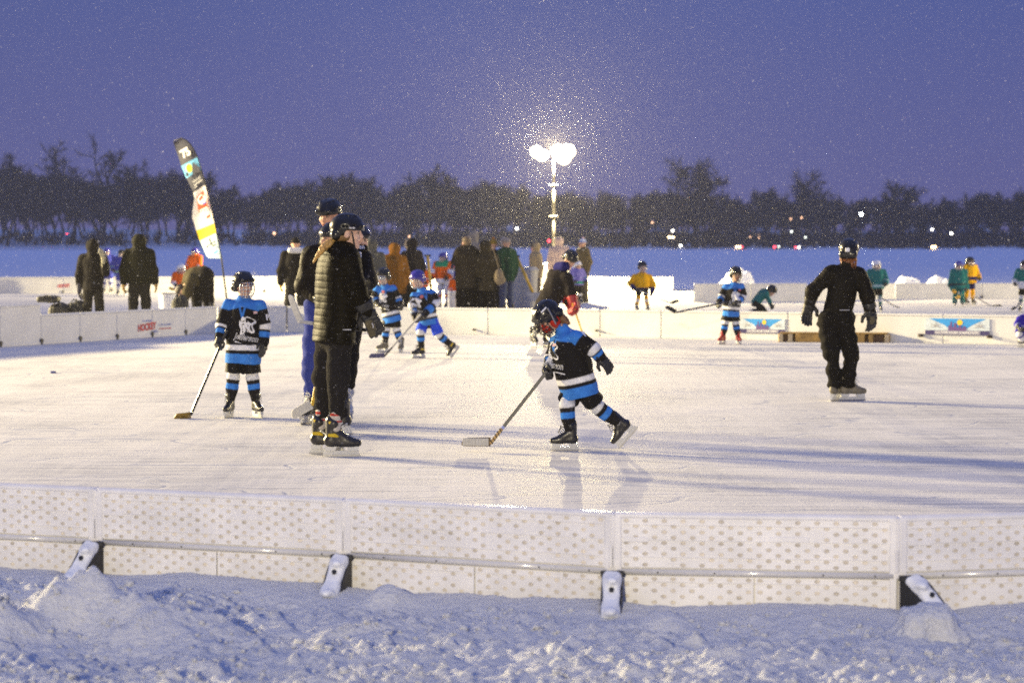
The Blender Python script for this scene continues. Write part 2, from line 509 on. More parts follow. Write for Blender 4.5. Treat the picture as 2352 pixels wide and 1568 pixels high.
l.new(sm, rp.inputs[0]); l.new(rp.outputs[0], b.inputs['Base Color'])
rr = n.new('ShaderNodeMapRange'); rr.inputs['From Min'].default_value = .45; rr.inputs['From Max'].default_value = .75
rr.inputs['To Min'].default_value = .54; rr.inputs['To Max'].default_value = .85
l.new(sm, rr.inputs['Value']); l.new(rr.outputs[0], b.inputs['Roughness'])
b.inputs['Specular IOR Level'].default_value = .06
def cuts(scale, rot, sc, wdt):
    z = mapped_noise(scale, rot, sc, 1, .4)
    q = math_('ABSOLUTE', math_('SUBTRACT', z.outputs[0], .5), 0.)
    r_ = n.new('ShaderNodeMapRange'); r_.inputs['From Min'].default_value = 0; r_.inputs['From Max'].default_value = wdt
    r_.inputs['To Min'].default_value = 1; r_.inputs['To Max'].default_value = 0; l.new(q, r_.inputs['Value']); return r_.outputs[0]
ct = math_('MAXIMUM', cuts((.13, .55, 1), .1, 1.25, .0042), cuts((.16, .42, 1), -.28, 1.7, .0045))
ct = math_('MAXIMUM', ct, cuts((.22, .36, 1), .55, 1.5, .0042))
ct = math_('MAXIMUM', ct, cuts((.12, .8, 1), -.05, 2.4, .005))
gate = mapped_noise((1, 1, 1), 0, .9, 3); gt_ = n.new('ShaderNodeMapRange'); gt_.inputs['From Min'].default_value = .36; gt_.inputs['From Max'].default_value = .52; l.new(gate.outputs[0], gt_.inputs['Value'])
ct = math_('MULTIPLY', ct, gt_.outputs[0])
cm = n.new('ShaderNodeMix'); cm.data_type = 'RGBA'; l.new(math_('MULTIPLY', ct, .65), cm.inputs[0]); l.new(rp.outputs[0], cm.inputs[6]); cm.inputs[7].default_value = (.36, .39, .48, 1)
dust = mapped_noise((.6, 1.6, 1), .25, 3.2, 6, .75); dr = n.new('ShaderNodeMapRange'); dr.inputs['From Min'].default_value = .60; dr.inputs['From Max'].default_value = .70; l.new(dust.outputs[0], dr.inputs['Value'])
dm_ = n.new('ShaderNodeMix'); dm_.data_type = 'RGBA'; l.new(math_('MULTIPLY', dr.outputs[0], .7), dm_.inputs[0]); l.new(cm.outputs[2], dm_.inputs[6]); dm_.inputs[7].default_value = (.82, .81, .79, 1)
l.new(dm_.outputs[2], b.inputs['Base Color'])
sm = math_('ADD', sm, math_('MULTIPLY', ct, -.5)); sm = math_('ADD', sm, math_('MULTIPLY', dr.outputs[0], .25))
hh = math_('ADD', math_('MULTIPLY', sm, .8), math_('MULTIPLY', fine.outputs[0], .25))
bp = n.new('ShaderNodeBump'); bp.inputs['Strength'].default_value = .45; bp.inputs['Distance'].default_value = .02
l.new(hh, bp.inputs['Height']); l.new(bp.outputs[0], b.inputs['Normal'])
ICE = m
poly = [(x, y + .03) for x, y in NEAR] + [(12.9, 36.7)] + [(x, y) for x, y in reversed(FARL[1:-1])] + [(-12.6, 26.9)]
ice_me = MB(); ice_me.add([(x, y, 0) for x, y in poly], [list(range(len(poly)))])
tag(ice_me.build('rink_ice', ICE), 'skated ice of the pond rink', kind='structure')
ice2 = MB(); ice2.add([(x, y, .0) for x, y in [(-12.9, 26.9), (-8.1, 37.55), (-5.45, 43.8), (-4.1, 44.2), (-1.3, 43.15), (.5, 42.35), (5.65, 39.75), (8.3, 38.4), (13.2, 36.75), (40, 34), (40, 86), (-46, 86), (-46, 24)]], [list(range(13))])
tag(ice2.build('rear_ice', ICE), 'cleared ice of the rinks behind', kind='structure')

# ---- board panels
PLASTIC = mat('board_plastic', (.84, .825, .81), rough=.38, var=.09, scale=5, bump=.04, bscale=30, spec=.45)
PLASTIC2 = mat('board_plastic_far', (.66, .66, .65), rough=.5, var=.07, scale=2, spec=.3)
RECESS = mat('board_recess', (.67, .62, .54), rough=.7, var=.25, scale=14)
RAILM = mat('board_rail', (.66, .65, .64), rough=.2, metal=.0, var=.05, coat=1.)
BLACKP = mat('black_rubber', (.018, .018, .02), rough=.6, var=.2)
SNOWC = mat('snow_cap', (.84, .86, .90), rough=.8, var=.08, scale=20, bump=.5, bscale=60)
SEAM = mat('board_seam', (.35, .34, .34), rough=.7)

def near_panel_mesh(L):
    """outer side of a board panel: two fields of moulded recesses above and below a rail"""
    mb = MB()
    g = .012
    mb.bbox(((L) / 2, .035, BOARD_H / 2), ((L - g) / 2, .018, BOARD_H / 2), .006)       # inner skin
    mb.bbox((L / 2, .028, BOARD_H - .012), ((L - g) / 2, .030, .013), .008)              # top lip
    for xx in (.022, L - .022): mb.bbox((xx, .008, BOARD_H / 2 - .005), (.016, .012, BOARD_H / 2 - .008), .004)
    def field(z0, z1, x0, x1, off):
        nx = int(round((x1 - x0) / .0405)); nz = int(round((z1 - z0) / .0245)); dx = (x1 - x0) / nx; dz = (z1 - z0) / nz
        for i in range(nx):
            for j in range(nz):
                cx, cz = x0 + (i + .5) * dx, z0 + (j + .5) * dz
                hole = (i + j + off) % 2 == 0 and vnoise(np.array([i * 3.7, j * 2.9, L * 9]), 3) > -.62
                if abs(cx - L * .62) < .10 and abs(cz - .345) < .016: hole = False
                o8 = [(-1, -1), (0, -1), (1, -1), (1, 0), (1, 1), (0, 1), (-1, 1), (-1, 0)]
                ov = [(cx + a * dx / 2, .004, cz + c * dz / 2) for a, c in o8]
                if not hole:
                    mb.add(ov, [list(range(8))[::-1]]); continue
                rx, rz = .0125, .0088
                an = [math.atan2(c, a) for a, c in o8]
                iv = [(cx + rx * math.cos(t), .004, cz + rz * math.sin(t)) for t in an]
                jv = [(cx + rx * .8 * math.cos(t), .0085, cz + rz * .8 * math.sin(t)) for t in an]
                mb.add(ov + iv, [(k + 8, (k + 1) % 8 + 8, (k + 1) % 8, k) for k in range(8)])
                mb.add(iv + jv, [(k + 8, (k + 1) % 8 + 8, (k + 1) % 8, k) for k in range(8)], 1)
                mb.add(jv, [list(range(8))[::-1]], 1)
    field(.216, .428, .038, L - .038, 0)
    field(.004, .180, .038, L * .5 - .004, 1)
    field(.004, .180, L * .5 + .004, L - .038, 0)
    for zz in (.40, .335, .262, .155): mb.bbox((L / 2, .002, zz), (L / 2 - .045, .0035, .0012), .001)   # moulded ribs
    mb.bbox((L * .62, .003, .345), (.085, .004, .012), .003)
    mb.bbox((.10, .003, .335), (.055, .004, .011), .003)
    return mb
def near_rail_mesh(L):
    mb = MB()
    # slightly crowned strip
    zz = [.184, .188, .197, .206, .211]; oo = [0.004, -.006, -.009, -.007, .003]
    vs = []; fs = []
    for xx in (.02, L - .02):
        vs += [(xx, o, z) for o, z in zip(oo, zz)]
    for k in range(4): fs.append((k, k + 1, k + 6, k + 5))
    fs.append((0, 1, 2, 3, 4)[::-1]); fs.append((5, 6, 7, 8, 9))
    mb.add(vs, fs)
    return mb
def frame_from(p, q):
    d = nrm([q[0] - p[0], q[1] - p[1], 0]); r = math.atan2(d[1], d[0]); return r
BOLT = {}
near_labels = {2: 'white dimpled board panel at the left edge, its rail gleaming', 3: 'dimpled board panel with a long gleaming rail behind the snow piles',
               4: 'dimpled board panel in front of the skating child, with a dull grey rail', 5: 'dimpled board panel with one bright glint spot on its rail',
               6: 'corner dimpled board panel angled back behind the snow block'}
for i in range(len(NEAR) - 1):
    p, q = NEAR[i], NEAR[i + 1]; L = math.dist(p, q); r = frame_from(p, q)
    root = empty('rink_board_panel', (p[0], p[1], 0), near_labels.get(i, 'white dimpled board panel further along the near wall'), 'board panel', 'near side rink boards')
    root.rotation_euler = (0, 0, r)
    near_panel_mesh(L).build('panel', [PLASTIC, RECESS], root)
    near_rail_mesh(L).build('rail', RAILM, root, smooth=True)
    for xx in (.16, .36, .74, .92):
        if 'bolt' not in BOLT:
            bl = MB(); bl.tube([(0, .0, .197), (0, -.0105, .197)], .0042, 6); BOLT['bolt'] = bl.build('bolt', BLACKP, root); BOLT['bolt'].location = (L * xx, 0, 0)
        else: inst('bolt', BOLT['bolt'].data, root, Matrix.Translation((L * xx, 0, 0)))
    # joint post + foot at the panel's start
    pm = MB(); pm.bbox((0, .016, .315), (.007, .020, .13), .004); pm.bbox((-.004, .01, .26), (.013, .014, .05), .004)
    pm.build('joint_post', PLASTIC, root)
    if 2 <= i <= 7:
        lean = {3: -.06, 4: -.03, 5: -.01, 6: .13}.get(i, 0.)
        w = .045
        prof = [(0, .182), (-.04, .178), (-.20, .02), (-.20, -.03), (0, -.03)]
        sm_ = MB(); vs = []
        for s in (-1, 1): vs += [(s * w + lean * (-o / .2), o, z) for o, z in prof]
        k = len(prof)
        sm_.add(vs, [list(range(k)), list(range(2 * k - 1, k - 1, -1))] + [(a, a + k, (a + 1) % k + k, (a + 1) % k) for a in range(k)])
        sm_.bbox((0, -.012, .19), (w + .006, .02, .012), .004)
        sroot = sm_.build('bracket', BLACKP, root); sroot.rotation_euler = (0, 0, -r * .75); sroot.location = (.05 if i == 6 else 0, -.01, 0)
        dd_ = np.array([lean, -.18, -.168]); dd_u = nrm(dd_); xx_ = np.array([1., 0, 0]); xx_ = nrm(xx_ - dd_u * (xx_ @ dd_u)); zz_ = np.cross(xx_, -dd_u)
        c0 = np.array([0, -.02, .192]) + dd_ * .5 + zz_ * .006
        cp = [BX(c0, (w * .80, np.linalg.norm(dd_) * .52, .020), .018, np.array([xx_, dd_u, zz_])), EL(c0 - dd_ * .3 + zz_ * .012, (w * .7, .07, .02)), EL(c0 + dd_ * .35 + zz_ * .008, (w * .8, .09, .022))]
        v, f = sdf(cp, .008, .03)
        v = v + .005 * vnoise(v * 28)[:, None]
        new_obj('snow_cap', v, f, SNOWC, sroot)
        dm = MB(); dm.tube([(lean * .5 + .0, -.10, .105), (lean * .5, -.128, .142)], .011, 8); dm.build('bracket_bolt', BLACKP, sroot)

def far_panel_mesh(L, H):
    mb = MB()
    mb.bbox((L / 2, .03, H / 2), (L / 2 - .004, .025, H / 2), .012)
    mb.bbox((L / 2, .03, H - .02), (L / 2 - .005, .038, .02), .012)
    mb.bbox((L / 2, .03, .03), (L / 2 - .005, .034, .03), .012)
    return mb
_fm = {}
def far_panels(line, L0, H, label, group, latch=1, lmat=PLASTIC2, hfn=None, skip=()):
    """chains panels along a polyline; the rink is on the -y side of each panel"""
    k = 0
    for p, q in zip(line[:-1], line[1:]):
        D = math.dist(p, q); nseg = max(1, round(D / L0)); L = D / nseg; r = frame_from(p, q)
        for j in range(nseg):
            k += 1
            if k in skip: continue
            a = (p[0] + (q[0] - p[0]) * j / nseg, p[1] + (q[1] - p[1]) * j / nseg)
            h = hfn(a) if hfn else H
            root = empty('rink_board_panel', (a[0], a[1], -.01), label(a, k) if callable(label) else label, 'board panel', group)
            root.rotation_euler = (0, 0, r)
            key = (round(L, 3), round(h, 3))
            if key not in _fm:
                o = far_panel_mesh(L, h).build('panel', lmat, root); _fm[key] = o.data
            else: inst('panel', _fm[key], root, Matrix())
            if latch and k % latch == 0:
                if 'latch' not in _fm:
                    t = MB(); t.tube([(.0, .01, .07), (.0, -.02, .07)], .034, 10); t.bbox((0, -.004, .04), (.02, .015, .035), .006)
                    _fm['latch'] = t.build('latch', BLACKP, root).data
                else: inst('latch', _fm['latch'], root, Matrix())
def lab_main(a, k):
    if a[0] < -5.4: return 'shaded white panel of the left side boards, black latch at its foot'
    return 'plain white panel of the lit far end boards'
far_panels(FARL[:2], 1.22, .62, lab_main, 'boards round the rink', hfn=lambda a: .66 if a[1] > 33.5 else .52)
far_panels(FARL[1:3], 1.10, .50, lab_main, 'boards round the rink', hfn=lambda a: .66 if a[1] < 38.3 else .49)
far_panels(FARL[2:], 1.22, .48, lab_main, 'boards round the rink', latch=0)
far_panels([(-26, 74.5), (-16.7, 78), (-6, 80)], 2.4, .54, 'pale board panel of the rink behind, at the left', 'boards of the back left rink', latch=1)
far_panels([(-6, 80), (2.3, 82), (5.4, 81)], 2.4, .50, 'pale board panel beyond the spectators', 'boards beyond the spectators', latch=0)
far_panels([(5.0, 66.4), (8.2, 67.2)], 1.6, .52, 'grey shaded board panel behind the red laced skater', 'boards of the back right rink', latch=0)
far_panels([(8.2, 67.2), (11.2, 70.6), (24, 71.5)], 2.4, .46, 'cream lit board panel of the rink behind, at the right', 'boards of the back right rink', latch=2)

v, f = sdf([BX((0, 0, .05), (.105, .10, .095), .05), BX((.035, .02, .10), (.06, .06, .06), .035), EL((-.08, -.03, .0), (.10, .09, .08)), EL((.10, -.02, .0), (.09, .09, .06))], .010, .05)
v = v + vnormals(v, f) * (.012 * vnoise(v * 22) + .006 * vnoise(v * 60))[:, None]
o = tag(new_obj('snow_block', v, f, SNOW), 'rounded block of snow below the right hand board foot', 'snow block'); o.location = (1.66, 9.62, 0)
# ---- snow piles left by clearing, on the lake behind
def pile(x, y, Y, w, h, d, label, seed):
    c = px(x, y, Y); c[2] = 0
    nu, nv = 40, 24
    u, v = np.meshgrid(np.linspace(-1, 1, nu), np.linspace(-1, 1, nv))
    X = u * w / 2; Z = v * d / 2
    rr_ = np.sqrt(u ** 2 + v ** 2)
    H = h * (smoothstep(1.0, 0.1, rr_) - .05) * (1 + .55 * fbm2(X + seed, Z, 1.6, 3, seed)) + .12 * h * fbm2(X + seed, Z, 5., 3, seed + 3)
    V = np.stack([X, Z, H - .02], -1).reshape(-1, 3)
    i = (np.arange(nv - 1)[:, None] * nu + np.arange(nu - 1)).ravel()
    o = new_obj('snow_pile', V, np.stack([i, i + 1, i + nu + 1, i + nu], 1), SNOW)
    o.location = c
    tag(o, label, 'snow pile', 'cleared snow heaped on the lake')
pile(1690, 655, 74, 2.1, .95, 1.6, 'peaked grey snow heap behind the red laced skater', 1)
pile(1825, 660, 75, 1.9, .35, 1.2, 'low snow heap left of the woman seen from behind', 2)
pile(2085, 660, 75, 1.6, .62, 1.2, 'snow heap right behind the white helmeted child', 3)
pile(2155, 660, 76, 2.2, .42, 1.2, 'long low snow heap between the green jersey children', 4)
pile(2300, 660, 76, 1.8, .36, 1.2, 'low snow heap near the right edge', 5)
pile(590, 650, 88, 2.6, .5, 1.5, 'faint snow heap beyond the flag foot', 6)

# ---- floodlight towers
GALV = mat('galvanised_steel', (.55, .55, .54), rough=.4, metal=.6, var=.15)
MASTM = mat('mast_steel', (.035, .032, .028), rough=.6, metal=.2, var=.2)
HOUS = mat('lamp_housing', (.25, .25, .25), rough=.5, metal=.4)
LENS_M = mat('lamp_glow', (1, 1, 1), emit=(1.0, .86, .62), estr=6)
TRAIL = mat('trailer_paint', (.55, .56, .55), rough=.5, var=.1)
def light_tower(t, label, yaw, heads):
    X, Y = t['xy']; H = t['h']
    root = empty('light_tower', (X, Y, 0), label, 'light tower', 'floodlight towers round the rinks')
    b_ = MB(); b_.bbox((.0, .35, .55), (.55, .75, .33), .06); b_.bbox((0, .35, .92), (.5, .7, .05), .03); b_.build('trailer_body', TRAIL, root)
    for sx in (-1, 1):
        w_ = MB(); w_.tube([(sx * .62, .35, .28), (sx * .76, .35, .28)], .28, 20); w_.build('wheel', BLACKP, root)
    tn = MB(); tn.tube([(0, -.3, .4), (0, -1.3, .38)], .04, 8)
    for sx in (-1, 1): tn.tube([(sx * .5, -.3, .4), (sx * 1.0, -.5, .4), (sx * 1.0, -.5, .0)], .03, 8)
    tn.build('outriggers', GALV, root)
    ms = MB()
    zs = [.4, H * .30, H * .54, H * .76, H - .05]; rs = [.055, .050, .044, .038]
    for a in range(4): ms.tube([(0, -.2, zs[a]), (0, -.2, zs[a + 1])], rs[a], 10)
    ms.build('mast', MASTM, root, smooth=True)
    for a in (1, 2, 3):
        cl = MB(); cl.bbox((0, -.2, zs[a]), (.075, .07, .03), .012); cl.tube([(-.15, -.2, zs[a]), (.13, -.2, zs[a])], .025, 8); cl.build('mast_collar', MASTM, root)
    br = MB(); br.tube([(-.62, -.2, H - .06), (.58, -.2, H - .06)], .03, 8); br.build('lamp_bar', GALV, root)
    for (hx, hz, hyaw, hr) in heads:
        c = np.array([hx, -.2, H - .06 + hz]); f = np.array([math.sin(hyaw), -math.cos(hyaw), -.22]); f = nrm(f)
        hb = MB(); hb.tube([c + f * -.10, c + f * .02, c + f * .16], [hr * .45, hr * .8, hr], 20); hb.tube([c + f * -.16, c + f * -.09], .05, 8)
        ho = hb.build('lamp_head', HOUS, root, smooth=True)
        le = MB()
        ring = 24; fr = np.linspace(0, 1, 5)
        a_ = nrm(np.cross(f, (0, 0, 1))); u_ = np.cross(a_, f); vs = []
        for q in fr:
            for s in range(ring):
                th = 2 * math.pi * s / ring
                vs.append(c + f * (.155 + .05 * (1 - q * q)) + hr * .95 * q * (math.cos(th) * a_ + math.sin(th) * u_))
        fs = [(i * ring + s, i * ring + (s + 1) % ring, (i + 1) * ring + (s + 1) % ring, (i + 1) * ring + s) for i in range(4) for s in range(ring)]
        le.add(vs, fs); le.build('lens', LENS_M, ho, smooth=True)
    root.rotation_euler = (0, 0, yaw)
    ld = bpy.data.lights.new('floodlight', 'POINT'); ld.energy = t['power']; ld.color = t.get('rgb', LAMP_RGB); ld.shadow_soft_size = t['soft']
    lo_ = bpy.data.objects.new('floodlight', ld); COL.objects.link(lo_); lo_.parent = root
    lo_.location = (0.0, -.55, H + .02)
    if 'aim' in t:                      # the flood is aimed at the rink, with a soft edged beam
        ld.type = 'SPOT'; ld = lo_.data; ld.spot_size = RAD(t['cone']); ld.spot_blend = t['blend']; ld.shadow_soft_size = t['soft']
        lo_.parent = None; w_ = Matrix.Translation((X, Y, 0)) @ Matrix.Rotation(yaw, 4, 'Z') @ Vector((0.0, -.55, H + .02))
        lo_.location = w_; lo_.rotation_euler = (Vector(t['aim']) - w_).to_track_quat('-Z', 'Y').to_euler()
    return root
HEADS_A = [(-.52, .05, -.5, .22), (-.36, -.06, -.25, .22), (.16, .06, -.05, .25), (.44, .06, .12, .27), (.30, -.14, .2, .25)]
light_tower(TOWER_A, 'lit floodlight tower rising behind the spectators', 0, HEADS_A)
light_tower(TOWER_B, 'floodlight tower standing beyond the left boards', RAD(60), HEADS_A[:4])
light_tower(TOWER_B2, 'second floodlight tower standing beyond the left boards, nearer', RAD(75), HEADS_A[:4])
light_tower(TOWER_FILL, 'unseen floodlight tower added beyond the rinks on the right as fill for the left boards', RAD(-60), HEADS_A[:4])
light_tower(TOWER_C, 'floodlight tower standing behind on the left', RAD(140), HEADS_A[:4])
print("T c_place", time.time()-T0_)
# ================================================================== far shore: trees, lamps, cars, houses
BARK = mat('bark', (.022, .019, .018), rough=.9, var=.3, scale=2)
TWIG = mat('twigs', (.026, .021, .019), rough=.95, var=.3, scale=1)
def tree_proto(seed, spread=.45, forks=1, dens=1.0, height=1.0):
    rg = np.random.default_rng(seed)
    tr = MB(); tw_v = []; tw_f = []
    H = 15.
    def perp(d):
        a = nrm(np.cross(d, rg.normal(size=3))); return a
    def twig(p, q, w):
        d = q - p; a = perp(d) * w * .5; c = np.cross(nrm(d), nrm(a)) * w * .5
        k = len(tw_v); tw_v.extend([p - a, p + a, q, p - c, p + c]); tw_f.extend([(k, k + 1, k + 2), (k + 3, k + 4, k + 2)])
    def branch(p, d, L, r, lev):
        pts = [p]; dd = d
        ns = 4 if lev < 2 else 2
        for i in range(ns):
            dd = nrm(dd + rg.normal(size=3) * (.13 if lev < 2 else .22) + np.array([0, 0, .05 if lev else .02])); pts.append(pts[-1] + dd * L / ns)
        if lev <= 1: tr.tube(pts, list(np.linspace(r, r * .5, len(pts))), 6 if lev == 0 else 5, cap=False)
        elif lev == 2: tr.tube(pts, list(np.linspace(r, r * .35, len(pts))), 3, cap=False)
        else:
            for a, b2 in zip(pts[:-1], pts[1:]): twig(a, b2 + (b2 - a) * .15, max(r * 2.2, .075))
        if lev == 3:
            nn_ = 22; t = rg.random(nn_); P3 = pts[0] + (pts[-1] - pts[0]) * t[:, None]
            D3 = rg.normal(size=(nn_, 3)) * .8 + dd; D3 /= np.linalg.norm(D3, axis=1)[:, None]
            Q3 = P3 + D3 * (L * rg.uniform(.3, 1.15, nn_))[:, None]
            A3 = np.cross(D3, rg.normal(size=(nn_, 3))); A3 /= np.linalg.norm(A3, axis=1)[:, None]; A3 *= .034
            k = len(tw_v); tw_v.extend(np.stack([P3 - A3, P3 + A3, Q3], 1).reshape(-1, 3)); tw_f.extend([(k + 3 * q_, k + 3 * q_ + 1, k + 3 * q_ + 2) for q_ in range(nn_)])
            return
        nb = [int(9 * dens), int(6 * dens), int(6 * dens), 5, 4][lev]
        for i in range(nb):
            t = (.30 if lev == 0 else .2) + (.7 if lev == 0 else .8) * (i + rg.random()) / nb
            t = min(t, 1); fi = t * ns; i0 = min(int(fi), ns - 1); P = pts[i0] + (pts[i0 + 1] - pts[i0]) * (fi - i0)
            ang = [.75, .75, .8, .85, .9][lev] * (1.15 - .45 * t) + rg.normal() * .12
            a = perp(dd); nd = nrm(dd * math.cos(ang) + a * math.sin(ang))
            if lev < 2: nd = nrm(nd + np.array([0, 0, .22]))
            branch(P, nd, L * ([spread, .55, .55, .6, .6][lev]) * (1.1 - .35 * t) * rg.uniform(.65, 1.4), r * [.5, .5, .5, .5, .5][lev], lev + 1)
    for k in range(forks):
        d0 = nrm([rg.normal() * (.05 if forks == 1 else .24), rg.normal() * .08, 1]) if forks == 1 else nrm([(-.34 if k == 0 else .30) + rg.normal() * .03, rg.normal() * .05, 1])
        branch(np.array([0, 0, -.4]), d0, H * (.72 if forks == 1 else .62), .26, 0)
    return tr, np.array(tw_v), tw_f
PROTO = []
for s, (sp, fk, dn) in enumerate([(.44, 1, 1.), (.52, 1, 1.), (.40, 1, 1.1), (.48, 2, .75), (.56, 1, 1.05), (.36, 1, 1.15)]):
    tr, tv, tf = tree_proto(100 + s, sp, fk, dn)
    PROTO.append((tr, tv, tf))
PM = {}
def put_tree(k, X, Y, h, label, group, rz):
    root = empty('bare_tree', (X, Y, float(ground_height(np.array([X]), np.array([Y]))[0]) - .05), label, 'tree', group)
    tr, tv, tf = PROTO[k]
    if k not in PM:
        a = tr.build('trunk', BARK, root, smooth=True); b2 = new_obj('crown', tv, tf, TWIG, root, smooth=False)
        top = max(tv[:, 2].max(), .1); PM[k] = (a.data, b2.data, top)
        hs = [a, b2]
    else:
        hs = [inst('trunk', PM[k][0], root, Matrix()), inst('crown', PM[k][1], root, Matrix())]
    s = h / PM[k][2]
    root.scale = (s * 1.12, s * 1.12, s); root.rotation_euler = (0, 0, rz)
    return root
# skyline read along the shore: (x, y of the tree tops) in the 2352 px view
SKY = [(-250, 400), (0, 385), (60, 400), (130, 402), (190, 390), (250, 408), (320, 390), (400, 378), (470, 415), (540, 445), (620, 425), (700, 412), (780, 402), (860, 408), (930, 420), (1000, 412), (1060, 432), (1120, 420), (1200, 425), (1300, 432), (1400, 440), (1480, 445), (1530, 420), (1560, 430), (1640, 440), (1700, 438), (1760, 432), (1800, 450), (1850, 455), (1950, 458), (2010, 452), (2080, 455), (2130, 465), (2200, 448), (2260, 442), (2310, 430), (2360, 432), (2600, 430)]
sx_ = [s[0] for s in SKY]; sy_ = [s[1] for s in SKY]
rt = random.Random(5)
x = -230.
row = 0
while x < 2580:
    for Y, off in ((610, 0), (622, 10), (638, 30), (660, 20), (682, 40), (705, 5)):
        if Y == 612 and rt.random() < .3: continue
        xx = x + off + rt.uniform(-9, 9)
        top = np.interp(xx, sx_, sy_) + rt.choice([-12, -4, 2, 8, 16, 30]) + rt.uniform(-5, 5) + (0 if Y > 620 else 12)
        X = (xx - 1176) / FPX * Y
        base = float(ground_height(np.array([X]), np.array([Y]))[0])
        h = px(1176, top, Y)[2] - base
        put_tree(rt.choice([0, 1, 2, 4, 5]), X, Y + rt.uniform(-7, 7), h, 'dark bare winter tree in the wood along the far shore', 'bare trees along the far shore', rt.uniform(0, 6.28))
    x += 58 + rt.uniform(-8, 8)
for (xx, top, Y, k, lb) in [(238, 292, 606, 3, 'tall forked bare tree rising above the wood at the left'), (1600, 340, 604, 1, 'tall round crowned bare tree rising right of the floodlight'),
                            (1872, 366, 604, 4, 'tall bare tree rising above the wood left of the bright street lamp'), (985, 366, 606, 0, 'thin bare tree top rising left of the floodlight'),
                            (15, 335, 604, 2, 'tall bare tree at the left edge of the wood'), (2052, 405, 606, 5, 'slim bare tree behind the bright street lamp')]:
    X = (xx - 1176) / FPX * Y; base = float(ground_height(np.array([X]), np.array([Y]))[0])
    put_tree(k, X, Y, px(1176, top, Y)[2] - base, lb, 'taller bare trees on the far shore', .4 if k != 3 else 0.)
for xx in list(range(-640, -240, 46)) + list(range(2600, 3000, 46)):
    for Y in (612, 640, 676):
        X = (xx + rt.uniform(-14, 14) - 1176) / FPX * Y; base = float(ground_height(np.array([X]), np.array([Y]))[0])
        put_tree(rt.choice([0, 1, 2, 4, 5]), X, Y, px(1176, 405 + rt.uniform(-10, 25), Y)[2] - base, 'dark bare winter tree in the wood along the far shore', 'bare trees along the far shore', rt.uniform(0, 6.28))
# low brush at the water line: one mass
bv = []; bf = []
for i in range(3400):
    X = RNG.uniform(-205, 205); Y = RNG.uniform(596, 612); h = RNG.uniform(.5, 2.0) * .8
    if math.sin(X * .31) + math.sin(X * .13 + 1) + RNG.normal() * .5 < (.5 if X < -50 else -.5): continue
    z = -.05 + max(0, Y - 599) * .05
    for q in range(5):
        a = RNG.uniform(0, 6.28); l_ = RNG.uniform(.2, .7) * h; k = len(bv)
        bv += [(X - .05, Y, z), (X + .05, Y, z), (X + math.cos(a) * l_, Y + math.sin(a) * l_, z + h * RNG.uniform(.6, 1)), (X + math.cos(a) * l_ * .6 + .06, Y + math.sin(a) * l_ * .6, z + h * .4)]
        bf += [(k, k + 1, k + 3), (k, k + 3, k + 2)]
for i in range(4000):
    X = RNG.uniform(-205, 205); Y = RNG.uniform(606, 650); h = RNG.uniform(2.2, 5.2)
    if -150 < X < -62 and RNG.random() < .7: continue
    z = 1.5 + (Y - 606) * .05 - 1.2
    for q in range(7):
        a = RNG.uniform(0, 6.28); l_ = RNG.uniform(.1, .5) * h; k = len(bv); w = .10
        bv += [(X - w, Y, z), (X + w, Y, z), (X + math.cos(a) * l_, Y + math.sin(a) * l_, z + h * RNG.uniform(.6, 1)), (X + math.cos(a) * l_ * .6 + .14, Y + math.sin(a) * l_ * .6, z + h * .4)]
        bf += [(k, k + 1, k + 3), (k, k + 3, k + 2)]
tag(new_obj('shore_brush', bv, bf, TWIG, smooth=False), 'dark brush along the far shoreline', kind='stuff')

# ---- distant lamps: street lamps on posts and house lamps
POSTM = mat('lamp_post', (.05, .05, .055), rough=.6)
def glow(name, rgb, s): return mat(name, (1, 1, 1), emit=rgb, estr=s)
GL = {'white': glow('glow_white', (1, .95, .82), 16), 'bright': glow('glow_bright', (.92, 1, .98), 55), 'warm': glow('glow_warm', (1, .70, .35), 22),
      'dim': glow('glow_dim', (1, .55, .25), 4), 'pale': glow('glow_pale', (.8, .85, .7), 5), 'red': glow('glow_red', (1, .03, .03), 9), 'head': glow('glow_head', (1, .62, .25), 26)}
def ball(mb, c, r, n=8, mi=0):
    vs = []; fs = []
    for i in range(n + 1):
        for j in range(n):
            t, p_ = math.pi * i / n, 2 * math.pi * j / n
            vs.append((c[0] + r * math.sin(t) * math.cos(p_), c[1] + r * math.sin(t) * math.sin(p_), c[2] + r * math.cos(t)))
    for i in range(n):
        for j in range(n): fs.append((i * n + j, (i + 1) * n + j, (i + 1) * n + (j + 1) % n, i * n + (j + 1) % n))
    mb.add(vs, fs, mi)
